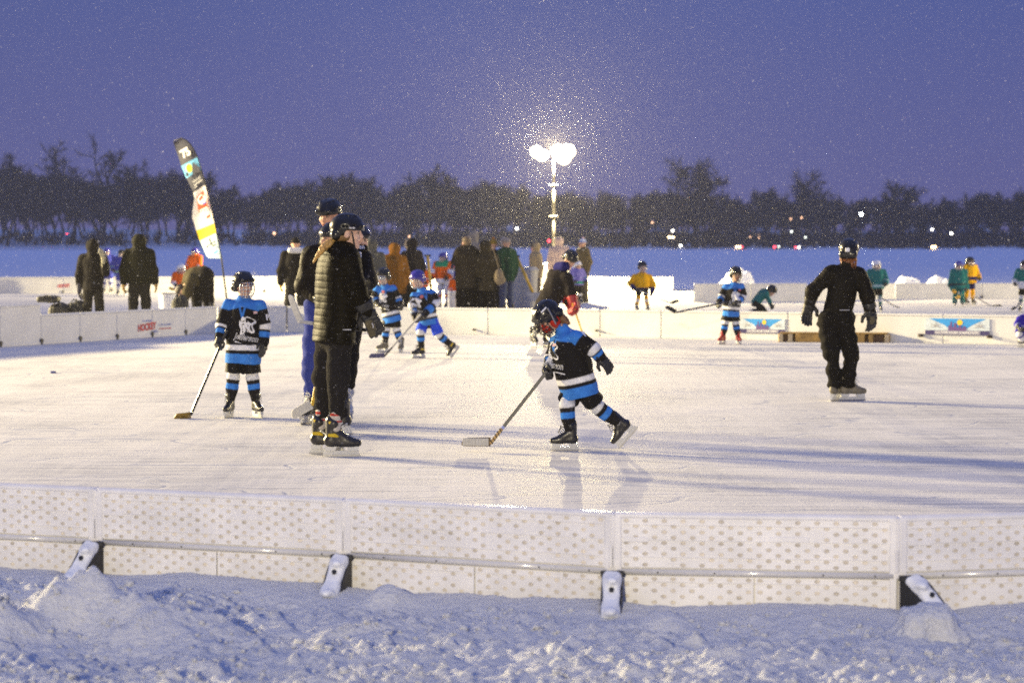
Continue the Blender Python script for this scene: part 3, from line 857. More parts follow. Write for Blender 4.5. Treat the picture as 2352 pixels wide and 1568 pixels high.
LAMPS = [(1545, 530, 'white', .22, 'small white lamp above the pair of warm lamps'), (1537, 545, 'warm', .24, 'left lamp of the bright warm pair'), (1545.5, 545, 'warm', .24, 'right lamp of the bright warm pair'),
         (1563, 564, 'white', .25, 'low white lamp at the shoreline under the round tree'), (1498, 511, 'dim', .22, 'dim orange lamp left of the round tree'), (1818, 532, 'pale', .24, 'pale lamp under the two orange lamps'),
         (1841, 500, 'dim', .2, 'right one of two dim orange lamps in the trees'), (1816, 503, 'dim', .2, 'left one of two dim orange lamps in the trees'), (1850, 545, 'pale', .22, 'pale lamp low among trunks left of the street lamp'),
         (1978, 492, 'bright', .34, 'brightest tall white street lamp right of the woman'), (2141, 527, 'white', .22, 'white lamp over the orange car'), (2185, 536, 'white', .24, 'white lamp left of the pale house'),
         (1187, 525, 'white', .26, 'round yellowish lamp left of the floodlight mast'), (940, 543, 'dim', .22, 'dim orange lamp above the fur hooded spectator'), (630, 536, 'dim', .3, 'orange lamp in the trees left of the coaches'),
         (154, 537, 'red', .14, 'tiny red lamp in the left wood'), (1723, 544, 'dim', .16, 'dim lamp right of the round tree'), (1743, 546, 'dim', .14, 'faintest dim lamp among the trunks'), (1261, 553, 'red', .32, 'red lamp beside the floodlight mast')]
for (x, y, g, r, lb) in LAMPS:
    Y = 600.; c = px(x, y, Y); gz0 = float(ground_height(np.array([c[0]]), np.array([Y]))[0])
    root = empty('street_lamp', (c[0], Y, gz0), lb, 'street lamp', 'lamps on the far shore')
    pm = MB(); z = c[2] - gz0; pm.tube([(0, 0, -.1), (0, 0, max(z - r, .15)), (0, -.02, z)], [.10, .07, .06], 8); pm.build('post', POSTM, root)
    lm = MB(); ball(lm, (0, -.15, z), r); lm.build('lamp', GL[g], root, smooth=True)
# ---- cars on the shore road
CARP = mat('car_paint', (.05, .055, .07), rough=.3, coat=.8); GLASS = mat('car_glass', (.02, .025, .03), rough=.1)
def car(x, y, rz, label, lights):
    Y = 596.; c = px(x, y, Y); g0 = float(ground_height(np.array([c[0]]), np.array([Y]))[0])
    root = empty('parked_car', (c[0], Y, g0), label, 'car', 'cars on the shore road')
    prof = [(-2.2, .35), (-2.2, .85), (-1.9, .98), (-1.25, 1.02), (-.75, 1.45), (.75, 1.48), (1.45, 1.0), (2.1, .9), (2.25, .6), (2.2, .35)]
    b_ = MB(); k = len(prof); vs = []
    for s in (-1, 1):
        vs += [(a, s * (.85 if z < 1.1 else .68), z) for a, z in prof]
    b_.add(vs, [list(range(k)), list(range(2 * k - 1, k - 1, -1))] + [(a, a + k, (a + 1) % k + k, (a + 1) % k) for a in range(k)]); b_.build('body', CARP, root)
    g_ = MB()
    for s in (-1, 1): g_.add([(-1.0, s * .79, 1.06), (1.2, s * .79, 1.06), (.7, s * .70, 1.42), (-.68, s * .70, 1.40)], [(0, 1, 2, 3)])
    g_.build('window', GLASS, root)
    for a in (-1.4, 1.4):
        for s in (-1, 1):
            w_ = MB(); w_.tube([(a, s * .70, .33), (a, s * .9, .33)], .33, 16); w_.build('wheel', BLACKP, root)
    for (a, s, z, g, r, nm) in lights:
        q = MB(); ball(q, (a, s, z), r); q.build(nm, GL[g], root, smooth=True)
    root.rotation_euler = (0, 0, rz)
car(1702, 565, RAD(70), 'car with two orange lights and a red one on the shore road', [(-2.25, .55, .75, 'head', .22, 'headlight'), (-2.25, -.25, .75, 'head', .2, 'headlight'), (-2.25, -.75, .72, 'red', .22, 'tail_light')])
car(1785, 566, RAD(80), 'car showing one red light beside a pale one', [(-2.25, .5, .75, 'red', .26, 'tail_light'), (-2.25, -.55, .85, 'pale', .2, 'headlight')])
car(1835, 567, RAD(75), 'car showing a small red light and a white one', [(-2.25, .5, .7, 'red', .2, 'tail_light'), (-2.25, -.3, .68, 'white', .2, 'headlight')])
car(2137, 568, RAD(100), 'car with bright orange headlights on the right shore', [(-2.25, .3, .72, 'head', .25, 'headlight'), (-2.25, -.4, .78, 'head', .25, 'headlight')])
# ---- houses behind the trunks
WALLP = mat('house_wall', (.42, .34, .36), rough=.8); ROOFS = mat('house_roof', (.62, .62, .66), rough=.9); WIN = glow('window_glow', (1, .6, .35), 1.2); WIND = mat('dark_pane', (.03, .03, .04), rough=.2)
def house(x, y, Y, w, h, label, lit):
    c = px(x, y, Y); g0 = float(ground_height(np.array([c[0]]), np.array([Y]))[0])
    root = empty('house', (c[0], Y, g0), label, 'house', 'houses on the far shore')
    a = MB(); a.box((0, 0, h / 2), (w / 2, 3, h / 2)); a.build('wall', WALLP, root)
    r = MB(); e_ = w / 2 + .4; r.add([(-e_, -3.5, h), (e_, -3.5, h), (e_, 0, h + 2), (-e_, 0, h + 2), (-e_, 3.5, h), (e_, 3.5, h)], [(0, 1, 2, 3), (3, 2, 5, 4), (0, 3, 4), (1, 5, 2), (0, 4, 5, 1)]); r.build('roof', ROOFS, root)
    for k, xx in enumerate((-w * .28, w * .05, w * .32)):
        q = MB(); q.box((xx, -3.02, h * .55), (.5, .04, .6)); q.build('window', WIN if k in lit else WIND, root)
house(2120, 548, 645, 6, 2.6, 'small reddish lit house behind the white lamps', (0,))
house(2228, 550, 648, 10, 2.6, 'long low pale house at the right of the shore', ())
house(1735, 550, 650, 8, 2.4, 'low house hidden among the trunks right of the round tree', (1,))
house(1530, 552, 650, 6, 2.6, 'house wall lit behind the warm lamp pair', (0, 1))
house(1195, 550, 655, 7, 2.4, 'snowy roofed house left of the floodlight mast', ())
print("T d_shore", time.time()-T0_)
# ================================================================== people: gear and figure builder
def C(r, g, b): return np.array([((v / 255 / 12.92) if v < 10 else ((v / 255 + .055) / 1.055) ** 2.4) for v in (r, g, b)])
BLK = np.array([.013, .012, .013]); WHT = np.array([.74, .74, .76]); BLU = np.array([.045, .20, .62]); RBLUE = np.array([.02, .06, .50])
SKINC = np.array([.60, .36, .26])
PLB = mat('helmet_black', (.008, .008, .009), rough=.3, coat=.35, var=.1, spec=.3)
PLW = mat('helmet_white', (.78, .78, .78), rough=.3, coat=.5, var=.04)
PLNAVY = mat('helmet_blue', (.03, .02, .26), rough=.25, coat=.7, var=.1)
CAGEM = mat('cage_wire', (.62, .62, .62), rough=.3, metal=.8)
CAGEB = mat('cage_wire_black', (.03, .03, .03), rough=.35, metal=.3)
STEEL = mat('skate_steel', (.34, .34, .36), rough=.3, metal=.9)
HOLD = mat('blade_holder', (.56, .56, .55), rough=.4, var=.05)
BOOTK = mat('boot_black', (.014, .013, .013), rough=.35, var=.2, bump=.2, bscale=60, coat=.2)
BOOTW = mat('boot_white', (.6, .6, .58), rough=.5, var=.15)
BOOTG = mat('boot_tan', (.16, .14, .10), rough=.6, var=.2)
BOOTR = mat('boot_red', (.30, .012, .012), rough=.5, var=.2)
LACE = mat('laces', (.72, .72, .70), rough=.8)
LACEK = mat('laces_black', (.02, .02, .02), rough=.8)
YELP = mat('yellow_trim', (.62, .44, .01), rough=.5)
GLK = mat('glove_black', (.013, .013, .014), rough=.55, var=.2, bump=.3, bscale=70, coat=.15)
GLR = mat('glove_red', (.32, .010, .014), rough=.5, var=.2, bump=.3, bscale=70)
GLY = mat('glove_yellow', (.66, .36, .01), rough=.6, var=.15)
GLT = mat('glove_tan', (.35, .22, .05), rough=.8, var=.2)
GLG = mat('mitten_grey', (.26, .25, .19), rough=.95, var=.2)
GLN = mat('glove_navy', (.02, .02, .05), rough=.6, var=.2)
PALM = mat('glove_palm', (.085, .070, .036), rough=.8, var=.2)
WHITEM = mat('white_print', (.76, .76, .78), rough=.7, var=.03)
GREYM = mat('grey_print', (.42, .42, .44), rough=.7)
INKM = mat('black_print', (.012, .012, .013), rough=.7)
REDM = mat('red_print', (.55, .03, .03), rough=.7)
BLUEM = mat('blue_print', (.03, .10, .50), rough=.7)

class PlaneCut:
    def __init__(s, p, c, n): s.p = p; s.lo = p.lo; s.hi = p.hi; s.tag = p.tag; s.c = np.asarray(c); s.n = nrm(n)
    def d(s, q):
        d, h = s.p.d(q); return np.maximum(d, (q - s.c) @ s.n), h
def quick(name, prims, vox, m, k=.012, subs=(), clips=(), disp=None):
    v, f = sdf(prims, vox, k, subs, clips)
    if disp: v = v + vnormals(v, f) * disp(v)[:, None]
    o = new_obj(name, v, f, m); me = o.data; bpy.data.objects.remove(o); return me
def mesh_of(mb, name, m, smooth=False):
    o = mb.build(name, m, None, smooth); me = o.data; bpy.data.objects.remove(o); return me
# ---- helmet (head axes: x left, y forward, z up)
HV = .006
_hel = [EL((0, -.008, .040), (.106, .131, .108)), RC((-.092, .0, .02), (-.088, -.01, -.045), .022, .018), RC((.092, .0, .02), (.088, -.01, -.045), .022, .018),
        RC((-.05, -.085, -.02), (.05, -.085, -.02), .045, .045), RC((-.055, .100, .050), (.055, .100, .050), .020, .020), RC((-.034, -.07, .108), (-.034, .05, .120), .020, .016), RC((.034, -.07, .108), (.034, .05, .120), .020, .016)]
_hsub = [EL((0, -.005, .012), (.088, .113, .098)), BX((0, .12, -.06), (.074, .10, .092), .02), BX((0, .0, -.115), (.2, .2, .05), .01)]
for sx in (-1, 1):
    for yy in (.05, .0, -.05): _hsub.append(EL((sx * .062, yy, .128), (.009, .020, .02)))
    _hsub.append(EL((sx * .108, -.02, .045), (.02, .028, .007))); _hsub.append(EL((sx * .1, .05, .055), (.02, .018, .006)))
_hsub.append(EL((0, .03, .152), (.008, .03, .02)))
HELMET = quick('helmet', _hel, HV, PLB, .014, _hsub)
HELMET_LO = quick('helmet', _hel, .011, PLB, .014, _hsub[:3])
_hel2 = [p for i, p in enumerate(_hel) if i not in (1, 2)]
_hs2 = [_hsub[0], BX((0, .115, -.078), (.16, .135, .095), .02), BX((0, .0, -.12), (.2, .2, .05), .01)] + _hsub[3:]
HELMET_AD = quick('helmet', _hel2, HV, PLB, .014, _hs2)
def _cage():
    mb = MB(); c = np.array([0, .02, -.035]); R = np.array([.096, .128, .118])
    def P(th, ph): return c + R * np.array([math.sin(th) * math.cos(ph), math.cos(th) * math.cos(ph), math.sin(ph)])
    for ph in (-.95, -.68, -.38, -.08, .22, .50): mb.tube([P(t, ph) for t in np.linspace(-1.2, 1.2, 13)], .0034, 5)
    for th in np.linspace(-1.15, 1.15, 8): mb.tube([P(th, q) for q in np.linspace(-.98, .58, 10)], .0034 if abs(th) < 1.1 else .005, 5)
    return mb
CAGE = mesh_of(_cage(), 'cage', CAGEM, True)
_sh = [EL((0, .035, -.015), (.094, .118, .075))]
VISOR = quick('visor', _sh, .007, mat('clear_visor', (.35, .36, .36), rough=.08, coat=1.), .01, [EL((0, .03, -.015), (.090, .113, .09)), BX((0, -.05, 0), (.2, .11, .2), .01), BX((0, 0, .09), (.2, .2, .055), .01)])
# ---- gloves: origin at the wrist, z towards the fingers, x thumb side, y back of the hand
def _glove(grip):
    P = [PlaneCut(RC((0, 0, -.10), (0, 0, -.005), .072, .052, k=.95, v=(0, 1, 0)), (0, 0, -.068), (0, 0, -1)), BX((0, .004, .048), (.050, .028, .052), .022)]
    for i, xx in enumerate((.038, .013, -.013, -.038)):
        L = (.95, 1.05, 1., .85)[i]
        if grip:
            ch = [(xx, .008, .095), (xx, -.022, .128), (xx, -.060, .112), (xx, -.064, .080)]
        else:
            ch = [(xx, .006, .095), (xx * 1.08, -.006, .095 + .042 * L), (xx * 1.1, -.026, .095 + .075 * L), (xx * 1.1, -.050, .095 + .090 * L)]
        for q in range(3): P.append(RC(ch[q], ch[q + 1], .0155 - .001 * q, .0145 - .001 * q))
    th = [(.044, -.006, .020), (.066, -.024, .055), (.058, -.056, .080)] if grip else [(.046, -.004, .020), (.078, -.018, .052), (.082, -.034, .090)]
    for q in range(2): P.append(RC(th[q], th[q + 1], .019 - .002 * q, .017 - .002 * q))
    for zz in (.018, .048, .078): P.append(RC((-.032, .026, zz), (.032, .026, zz), .017, .017))
    P.append(RC((-.03, .030, -.04), (.03, .030, -.04), .024, .024))
    return P
GRIP = quick('glove', _glove(True), .0065, GLK, .008)
HANG = quick('glove', _glove(False), .0065, GLK, .008)
GRIP_LO = quick('glove', _glove(True), .011, GLK, .008)
def _thin():   # knit or leather glove
    P = [RC((0, 0, -.05), (0, 0, .0), .036, .034), BX((0, .002, .042), (.038, .019, .045), .016)]
    for i, xx in enumerate((.028, .0095, -.0095, -.028)):
        L = (.95, 1.05, 1., .85)[i]; ch = [(xx, .003, .082), (xx * 1.05, -.008, .082 + .04 * L), (xx * 1.05, -.026, .082 + .068 * L)]
        for q in range(2): P.append(RC(ch[q], ch[q + 1], .0115, .0105))
    P += [RC((.034, -.004, .02), (.055, -.016, .045), .014, .0125), RC((.055, -.016, .045), (.055, -.03, .075), .0125, .011)]
    return P
THIN = quick('glove', _thin(), .007, GLT, .006)
# ---- skate: origin at the ankle, y to the toe, z up; blade runs at z = -.165
_bt = [RC((0, -.045, -.045), (0, .13, -.060), .040, .036, k=.9, v=(1, 0, 0)), RC((0, .09, -.058), (0, .172, -.062), .038, .030), RC((0, -.022, -.05), (0, -.020, .105), .047, .050, k=.9, v=(1, 0, 0)),
       RC((0, .02, .0), (0, .10, -.040), .040, .034), RC((0, .022, .03), (0, .032, .125), .030, .024), RC((-.025, -.005, .085), (.025, -.005, .085), .038, .038)]
BOOT = quick('boot', _bt, .0065, BOOTK, .016, [], [((0, 0, -.092), (0, 0, -1)), ((0, 0, .135), (0, .25, 1))])
def _holder():
    mb = MB()
    out = [(-.088, -.090), (-.066, -.136), (-.084, -.142), (.172, -.142), (.190, -.120), (.196, -.090), (.096, -.090), (.080, -.118), (.028, -.118), (.010, -.090)]
    # posts and beam
    def slab(pts, w):
        k = len(pts); vs = [(sx * w, a, b) for sx in (-1, 1) for a, b in pts]
        mb.add(vs, [list(range(k))[::-1], list(range(k, 2 * k))] + [(a, (a + 1) % k, (a + 1) % k + k, a + k) for a in range(k)])
    slab([(-.075, -.088), (.015, -.088), (.002, -.120), (-.070, -.120)], .020)
    slab([(.088, -.088), (.180, -.088), (.178, -.120), (.102, -.120)], .020)
    slab([(-.082, -.1195), (.184, -.1195), (.180, -.147), (-.090, -.147)], .010)
    return mb
HOLDER = mesh_of(_holder(), 'blade_holder', HOLD)
def _steel():
    mb = MB(); k = [(-.092, -.146), (.186, -.146), (.196, -.150), (.188, -.160), (.165, -.165), (-.070, -.165), (-.092, -.158)]
    n = len(k); vs = [(sx * .003, a, b) for sx in (-1, 1) for a, b in k]
    mb.add(vs, [list(range(n))[::-1], list(range(n, 2 * n))] + [(a, (a + 1) % n, (a + 1) % n + n, a + n) for a in range(n)]); return mb
BLADE = mesh_of(_steel(), 'blade', STEEL)
def _laces():
    mb = MB()
    for t in np.linspace(0, 1, 7):
        c = np.array([0, .112 - .058 * t, -.020 + .105 * t]); w = .022 - .004 * t
        mb.tube([c + (-w, -.012, -.008), c + (-w * .5, .004, .004), c + (w * .5, .004, .004), c + (w, -.012, -.008)], .0042, 5)
    for sx in (-1, 1): mb.tube([(0, .072, .075), (sx * .022, .092, .085), (sx * .034, .092, .06), (sx * .016, .086, .055)], .003, 5); mb.tube([(0, .072, .075), (sx * .018, .10, .05), (sx * .03, .115, .015)], .003, 5)
    return mb
LACES = mesh_of(_laces(), 'laces', LACE, True)
_TRIM = []
for sx in (-1, 1):
    _tb = MB(); _tb.tube([(sx * .044, -.05, .0), (sx * .0475, .0, .0), (sx * .044, .028, -.012)], [.012, .016, .006], 6); _TRIM.append(mesh_of(_tb, 'boot_trim', YELP))
    _tb = MB(); _tb.bbox((sx * .049, -.018, .095), (.004, .026, .010), .003); _TRIM.append(mesh_of(_tb, 'boot_trim', YELP))
def _shoe():
    P = [RC((0, -.05, -.055), (0, .13, -.062), .042, .040), RC((0, .1, -.06), (0, .17, -.066), .04, .034), RC((0, -.02, -.05), (0, -.02, .12), .050, .055)]
    return P
SHOE = quick('boot', _shoe(), .01, BOOTK, .02, [], [((0, 0, -.1), (0, 0, -1)), ((0, 0, .14), (0, 0, 1))])

def mtx(o, X, Yv, Z, s):
    X, Yv, Z = [np.asarray(a) for a in (X, Yv, Z)]
    s = (s, s, s) if not hasattr(s, '__len__') else s
    return Matrix([[X[i] * s[0], Yv[i] * s[1], Z[i] * s[2], o[i]] for i in range(3)] + [[0, 0, 0, 1]])
def head_axes(yaw, pitch=0, roll=0):
    y, p, r = RAD(yaw), RAD(pitch), RAD(roll)
    f = np.array([math.sin(y) * math.cos(p), -math.cos(y) * math.cos(p), -math.sin(p)])
    u0 = np.array([math.sin(y) * math.sin(p), -math.cos(y) * math.sin(p), math.cos(p)])
    l0 = np.cross(u0, f)
    l = l0 * math.cos(r) + u0 * math.sin(r); u = np.cross(f, l)
    return l, f, u
def JP(Y, d): return {k: px(v[0], v[1], Y + (v[2] if len(v) > 2 else 0)) for k, v in d.items()}
def stand(xpx, Y, H, yaw=180, arms=(.12, .12), wid=1., lean=0., armf=(0., 0.), stance=.06):
    """joints of a standing figure; 'a' is the image-left side when seen from the front or back alike"""
    X = (xpx - 1176) / FPX * Y; l, f, u = head_axes(yaw)
    if l[0] < 0: l = -l
    elif abs(l[0]) < .02: l = l if l[1] > 0 else -l
    o = np.array([X, Y, 0])
    def at(side, fw, up): return o + l * side * H + f * (fw + lean * up) * H + u * up * H
    w = .118 * wid
    J = dict(head=at(0, .012, .925), neck=at(0, 0, .835))
    for k, s in (('a', -1), ('b', 1)):
        i = 0 if k == 'a' else 1
        J['sh' + k] = at(s * w, 0, .805); J['el' + k] = at(s * (w + arms[i] * .35), -.02 + armf[i] * .12, .63); J['ha' + k] = at(s * (w + arms[i] * .45 - abs(armf[i]) * .07), .02 + armf[i] * .2, .48 + abs(armf[i]) * .13)
        J['hi' + k] = at(s * .052 * wid, 0, .53); J['kn' + k] = at(s * (.05 + stance * .3), .01, .285); J['an' + k] = at(s * (.045 + stance * .6), 0, .055)
    return J
PERSON_N = [0]
def person(label, J, s=1., yaw=0., pitch=0., roll=0., group='people', top=None, legs=None, head=None, gloves=None, feet=None, vox=.02, skin=SKINC, face=True, cat='person', hs=None, hands=None, tyaw=None):
    PERSON_N[0] += 1; seed = PERSON_N[0]
    J = {k: np.array(v, float) for k, v in J.items()}
    hs = hs or (1. if s > .9 else .90)
    l, f, u = head_axes(yaw, pitch, roll); HR = np.array([l, f, u])
    mid = lambda a, b: (J[a] + J[b]) / 2
    ft = dict(kind='skate', boot=BOOTK, lace=LACE, ya=None, yb=None, trim=False, holder=HOLD, snap='ab', size=1.06); ft.update(feet or {})
    for k in ft['snap']: J['an' + k][2] = (.165 if ft['kind'] == 'skate' else .102) * s * ft['size']
    hipc, shc = mid('hia', 'hib'), mid('sha', 'shb')
    base = np.array([hipc[0], hipc[1], 0.])
    for k in J: J[k] = J[k] - base
    hipc, shc = hipc - base, shc - base
    root = empty('person', base, label, cat, group)
    hc = J['head']
    def hl(x, y, z): return hc + (np.array([x, y, z]) * hs) @ HR
    wr = {}
    for k in 'ab':
        d = nrm(J['ha' + k] - J['el' + k]); wr[k] = J['ha' + k] - d * .055 * s
    # ---- body: one continuous surface
    B = [EL(hl(0, -.012, .03), np.array([.076, .095, .085]) * hs, HR, 'skull'), EL(hl(0, .034, -.05), np.array([.057, .058, .074]) * hs, HR, 'face'), EL(hl(0, .066, -.104), .024 * hs, HR, 'face'),
         RC(hl(0, .088, .008), hl(0, .106, -.030), .010 * hs, .0145 * hs, 'nose'), RC(hl(-.035, .076, .022), hl(.035, .076, .022), .015 * hs, .015 * hs, 'face'),
         EL(hl(.038, .055, -.03), .03 * hs, HR, 'face'), EL(hl(-.038, .055, -.03), .03 * hs, HR, 'face'), RC(hl(-.018, .083, -.066), hl(.018, .083, -.066), .0095 * hs, .0095 * hs, 'lips'),
         EL(hl(.078, -.005, -.012), np.array([.012, .026, .034]) * hs, HR, 'face'), EL(hl(-.078, -.005, -.012), np.array([.012, .026, .034]) * hs, HR, 'face'),
         RC(hl(0, -.02, -.06), J['neck'] - u * .04 * s, .054 * s, .060 * s, 'neck')]
    tax = nrm(hipc - shc); uax = nrm(J['shb'] - J['sha']); vax = np.cross(tax, uax)
    shw = np.linalg.norm(J['shb'] - J['sha']) / 2
    B += [RC(J['sha'], J['shb'], .05 * s, .05 * s, 'body'), RC(shc + tax * .08 * s, hipc, shw * .85, max(.12 * s, shw * .7), 'body', .62, vax)]
    for k in 'ab':
        B += [RC(J['sh' + k], J['el' + k], .048 * s, .040 * s, 'body'), RC(J['el' + k], wr[k], .038 * s, .027 * s, 'body'),
              RC(J['hi' + k], J['kn' + k], .078 * s, .052 * s, 'body'), RC(J['kn' + k], J['an' + k], .050 * s, .036 * s, 'body'), EL(J['ha' + k], .032 * s, None, 'body')]
    bv_, bf_ = sdf(B, vox, .018)
    tg, hh_ = tags_of(B, bv_)
    q = ((bv_ - hc) @ HR.T) / hs
    col = np.where((tg == 'body')[:, None], BLK * 2, skin)
    col = np.where(((tg == 'lips'))[:, None] & (q[:, 1] > .07)[:, None], skin * np.array([.75, .42, .42]), col)
    ey = np.minimum(np.hypot(q[:, 0] - .031, q[:, 2] - .002), np.hypot(q[:, 0] + .031, q[:, 2] - .002)); fr = q[:, 1] > .05
    col = np.where((fr & (ey < .013))[:, None], np.array([.10, .07, .06]), col)
    col = np.where((fr & (np.abs(q[:, 2] - .024) < .006) & (np.abs(np.abs(q[:, 0]) - .034) < .02))[:, None], skin * .35, col)
    new_obj('body', bv_, bf_, SKIN, root, cols=col)
    out = dict(root=root, base=base, HR=HR, hc=hc, hs=hs, J=J, hl=hl, tax=tax, uax=uax, vax=vax, wr=wr)
    # ---- top garment
    t = dict(kind='jacket', col=BLK, pad=.02, sl=(.075, .062, .052), hem=.06, flare=.0, k=.66, baf=0., mat=NYLON, wr=.006, name=None, wmul=1., collar=.0)
    t.update(top or {})
    pad = t['pad'] * s; w1 = shw * .92 * t['wmul'] + pad; w2 = max(.135 * s, shw * .78) * t['wmul'] + pad
    hem = hipc + tax * t['hem'] * s; nk = J['neck']
    T = [RC(J['sha'] + uax * .02 * s, J['shb'] - uax * .02 * s, t['sl'][0] * s, t['sl'][0] * s, 'yoke'), RC(shc + tax * .10 * s, hem + tax * .12 * s, w1, w2 + t['flare'] * s, 'torso', t['k'], vax),
         RC(nk + u * .0, shc + tax * .05 * s, .075 * s + t['collar'] * s, .10 * s, 'yoke')]
    for k in 'ab':
        T += [RC(J['sh' + k], J['el' + k], t['sl'][0] * s, t['sl'][1] * s, 'up' + k), RC(J['el' + k], wr[k], t['sl'][1] * s, t['sl'][2] * s, 'fo' + k)]
    subs = [RC(nk - tax * .02 * s, hl(0, 0, -.04), .062 * s, .062 * s)] if not t['collar'] else [RC(nk - tax * .10 * s, hl(0, .0, -.03), .058 * s, .058 * s)]
    if t.get('hood'):
        T += [EL(hl(0, -.02, .02), np.array([.125, .135, .135]) * hs * t['hood'], HR, 'hood'), RC(hl(0, -.03, -.08), nk + tax * .02, .10 * s, .12 * s, 'hood')]
        subs = [EL(hl(0, .12, -.01), np.array([.085, .10, .105]) * hs, HR)]
    vx = t.get('vox', vox * .9)
    if True:
        # union of the clipped trunk and the sleeves on one grid
        tv, tf = sdf_clipped(T, vx, .04 * s, subs, hem, tax)
        tgt, hht = tags_of(T, tv)
    N = vnormals(tv, tf)
    aa = ((tv - nk) @ tax) / max(1e-6, (hem - nk) @ tax)
    ls = np.array([{'u': 0, 'f': 1}.get(g[0], -1) for g in tgt])
    tt = np.where(ls == 0, hht * .52, np.where(ls == 1, .52 + hht * .48, -1))
    dsp = 1.35 * t['wr'] * s * (vnoise(tv * 7 / s + seed * 9.1) * 1.0 + .7 * vnoise(tv * np.array([16, 16, 9]) / s + seed * 3.3))
    if t['baf']:
        L_ = (hem - nk) @ tax; pitch_ = t['baf'] * s
        ph = np.where(tt < 0, aa * L_ / pitch_, tt * np.linalg.norm(J['sha'] - J['ela']) * 2 / pitch_)
        groove = np.exp(-((ph - np.round(ph)) / .085) ** 2)
        dsp = dsp - .0045 * s * groove + .002 * s
    tv = tv + N * dsp[:, None]
    colf = t.get('colfn')
    if colf and vx < .014:      # soften the edges of the printed bands over one cell
        acc = 0
        for dv in np.vstack([np.eye(3), -np.eye(3)]) * vx * .55:
            q_ = tv + dv; g_, h_ = tags_of(T, q_)
            l_ = np.array([{'u': 0, 'f': 1}.get(x_[0], -1) for x_ in g_]); t_ = np.where(l_ == 0, h_ * .52, np.where(l_ == 1, .52 + h_ * .48, -1))
            acc = acc + colf(g_, ((q_ - nk) @ tax) / max(1e-6, (hem - nk) @ tax), t_, q_, out)
        tc = acc / 6
    else:
        tc = colf(tgt, aa, tt, tv, out) if colf else np.tile(t['col'], (len(tv), 1))
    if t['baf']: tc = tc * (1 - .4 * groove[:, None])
    nm = t['name'] or t['kind']
    go = new_obj(nm, tv, tf, t['mat'], root, cols=tc); out['top'] = go; out['tv'] = tv; out['tf'] = tf; out['hem'] = hem; out['shc'] = shc; out['hipc'] = hipc
    # ---- legs
    g = dict(kind='pants', col=BLK, r=(.105, .078, .062), mat=CLOTH, wr=.006)
    g.update(legs or {})
    if g['kind'] == 'pants':
        P = [RC(J['hia'], J['hib'], g['r'][0] * 1.08 * s, g['r'][0] * 1.08 * s, 'seat'), RC(hipc - tax * .12 * s, hipc, .11 * s, .13 * s, 'seat', .75, vax)]
        for k in 'ab': P += [RC(J['hi' + k], J['kn' + k], g['r'][0] * s, g['r'][1] * s, 'th' + k), RC(J['kn' + k], J['an' + k] + nrm(J['kn' + k] - J['an' + k]) * g.get('cut', .02) * s, g['r'][1] * s, g['r'][2] * s, 'ca' + k)]
        v, f_ = sdf(P, vx, .03 * s); gt, gh = tags_of(P, v); n_ = vnormals(v, f_)
        v = v + n_ * (1.6 * g['wr'] * s * (vnoise(v * np.array([6, 6, 12]) / s + seed) + .5 * vnoise(v * np.array([14, 14, 24]) / s)))[:, None]
        cc = g['colfn'](gt, gh, v) if g.get('colfn') else np.tile(g['col'], (len(v), 1))
        out['legs'] = new_obj('trousers', v, f_, g['mat'], root, cols=cc)
    else:
        P = [RC(J['hia'], J['hib'], .088 * s, .088 * s, 'seat')]
        st = g.get('short', .80)
        for k in 'ab':
            e_ = J['hi' + k] + (J['kn' + k] - J['hi' + k]) * st
            P += [PlaneCut(RC(J['hi' + k], e_, .088 * s, .116 * s, 'th' + k), e_, J['kn' + k] - J['hi' + k])]
        v, f_ = sdf(P, vx, .03 * s)
        v = v + vnormals(v, f_) * (.008 * s * vnoise(v * 9 / s + seed))[:, None]
        gt, gh = tags_of(P, v)
        cc = g['colfn'](gt, gh, v) if g.get('colfn') else np.tile(g['col'], (len(v), 1))
        out['legs'] = new_obj('hockey_shorts', v, f_, NYLON, root, cols=cc)
        for k in 'ab':
            a0 = J['kn' + k] + (J['hi' + k] - J['kn' + k]) * .30; a1 = J['an' + k]
            d0 = nrm(J['an' + k] - J['kn' + k])
            S = [RC(a0, J['kn' + k], .072 * s, .078 * s, 'c'), RC(J['kn' + k], J['kn' + k] + d0 * .14 * s, .080 * s, .075 * s, 'c'), RC(J['kn' + k] + d0 * .12 * s, a1 + d0 * -.06 * s, .074 * s, .056 * s, 'c')]
            v, f_ = sdf(S, vx, .02 * s)
            v = v + vnormals(v, f_) * (.005 * s * vnoise(v * 14 / s + seed))[:, None]
            ax0 = J['kn' + k] - d0 * .05 * s; h_ = ((v - ax0) @ d0) / ((a1 - ax0) @ d0)
            dh_ = vx * .5 / max(.05, (a1 - ax0) @ d0)
            new_obj('sock', v, f_, FLEECE, root, cols=(g['sock'](h_ - dh_) + g['sock'](h_) + g['sock'](h_ + dh_)) / 3)
    # ---- headgear
    hd = dict(kind='helmet', mat=PLB, cage=None, visor=False); hd.update(head or {})
    HM = mtx(hc, l, f, u, hs)
    if hd['kind'] == 'helmet':
        ho = inst('helmet', HELMET_AD if hd.get('open', s > .9) else HELMET if vox < .016 else HELMET_LO, root, HM, [hd['mat']]); out['helmet'] = ho
        if hd['cage']: inst('cage', CAGE, ho, Matrix(), [hd['cage']])
        if hd['visor']: inst('visor', VISOR, ho, Matrix())
    elif hd['kind'] in ('hat', 'hair'):
        up = hd.get('up', .02)
        P = [EL(hl(0, -.012, .045), np.array([.087, .106, .088]) * hs, HR, 'hat')]
        if hd['kind'] == 'hair': P.append(RC(hl(0, -.05, .0), hl(0, -.05, -.07), .07 * hs, .055 * hs, 'hat'))
        if hd.get('pom'): P.append(EL(hl(0, -.02, .155), .034 * hs, HR, 'pom'))
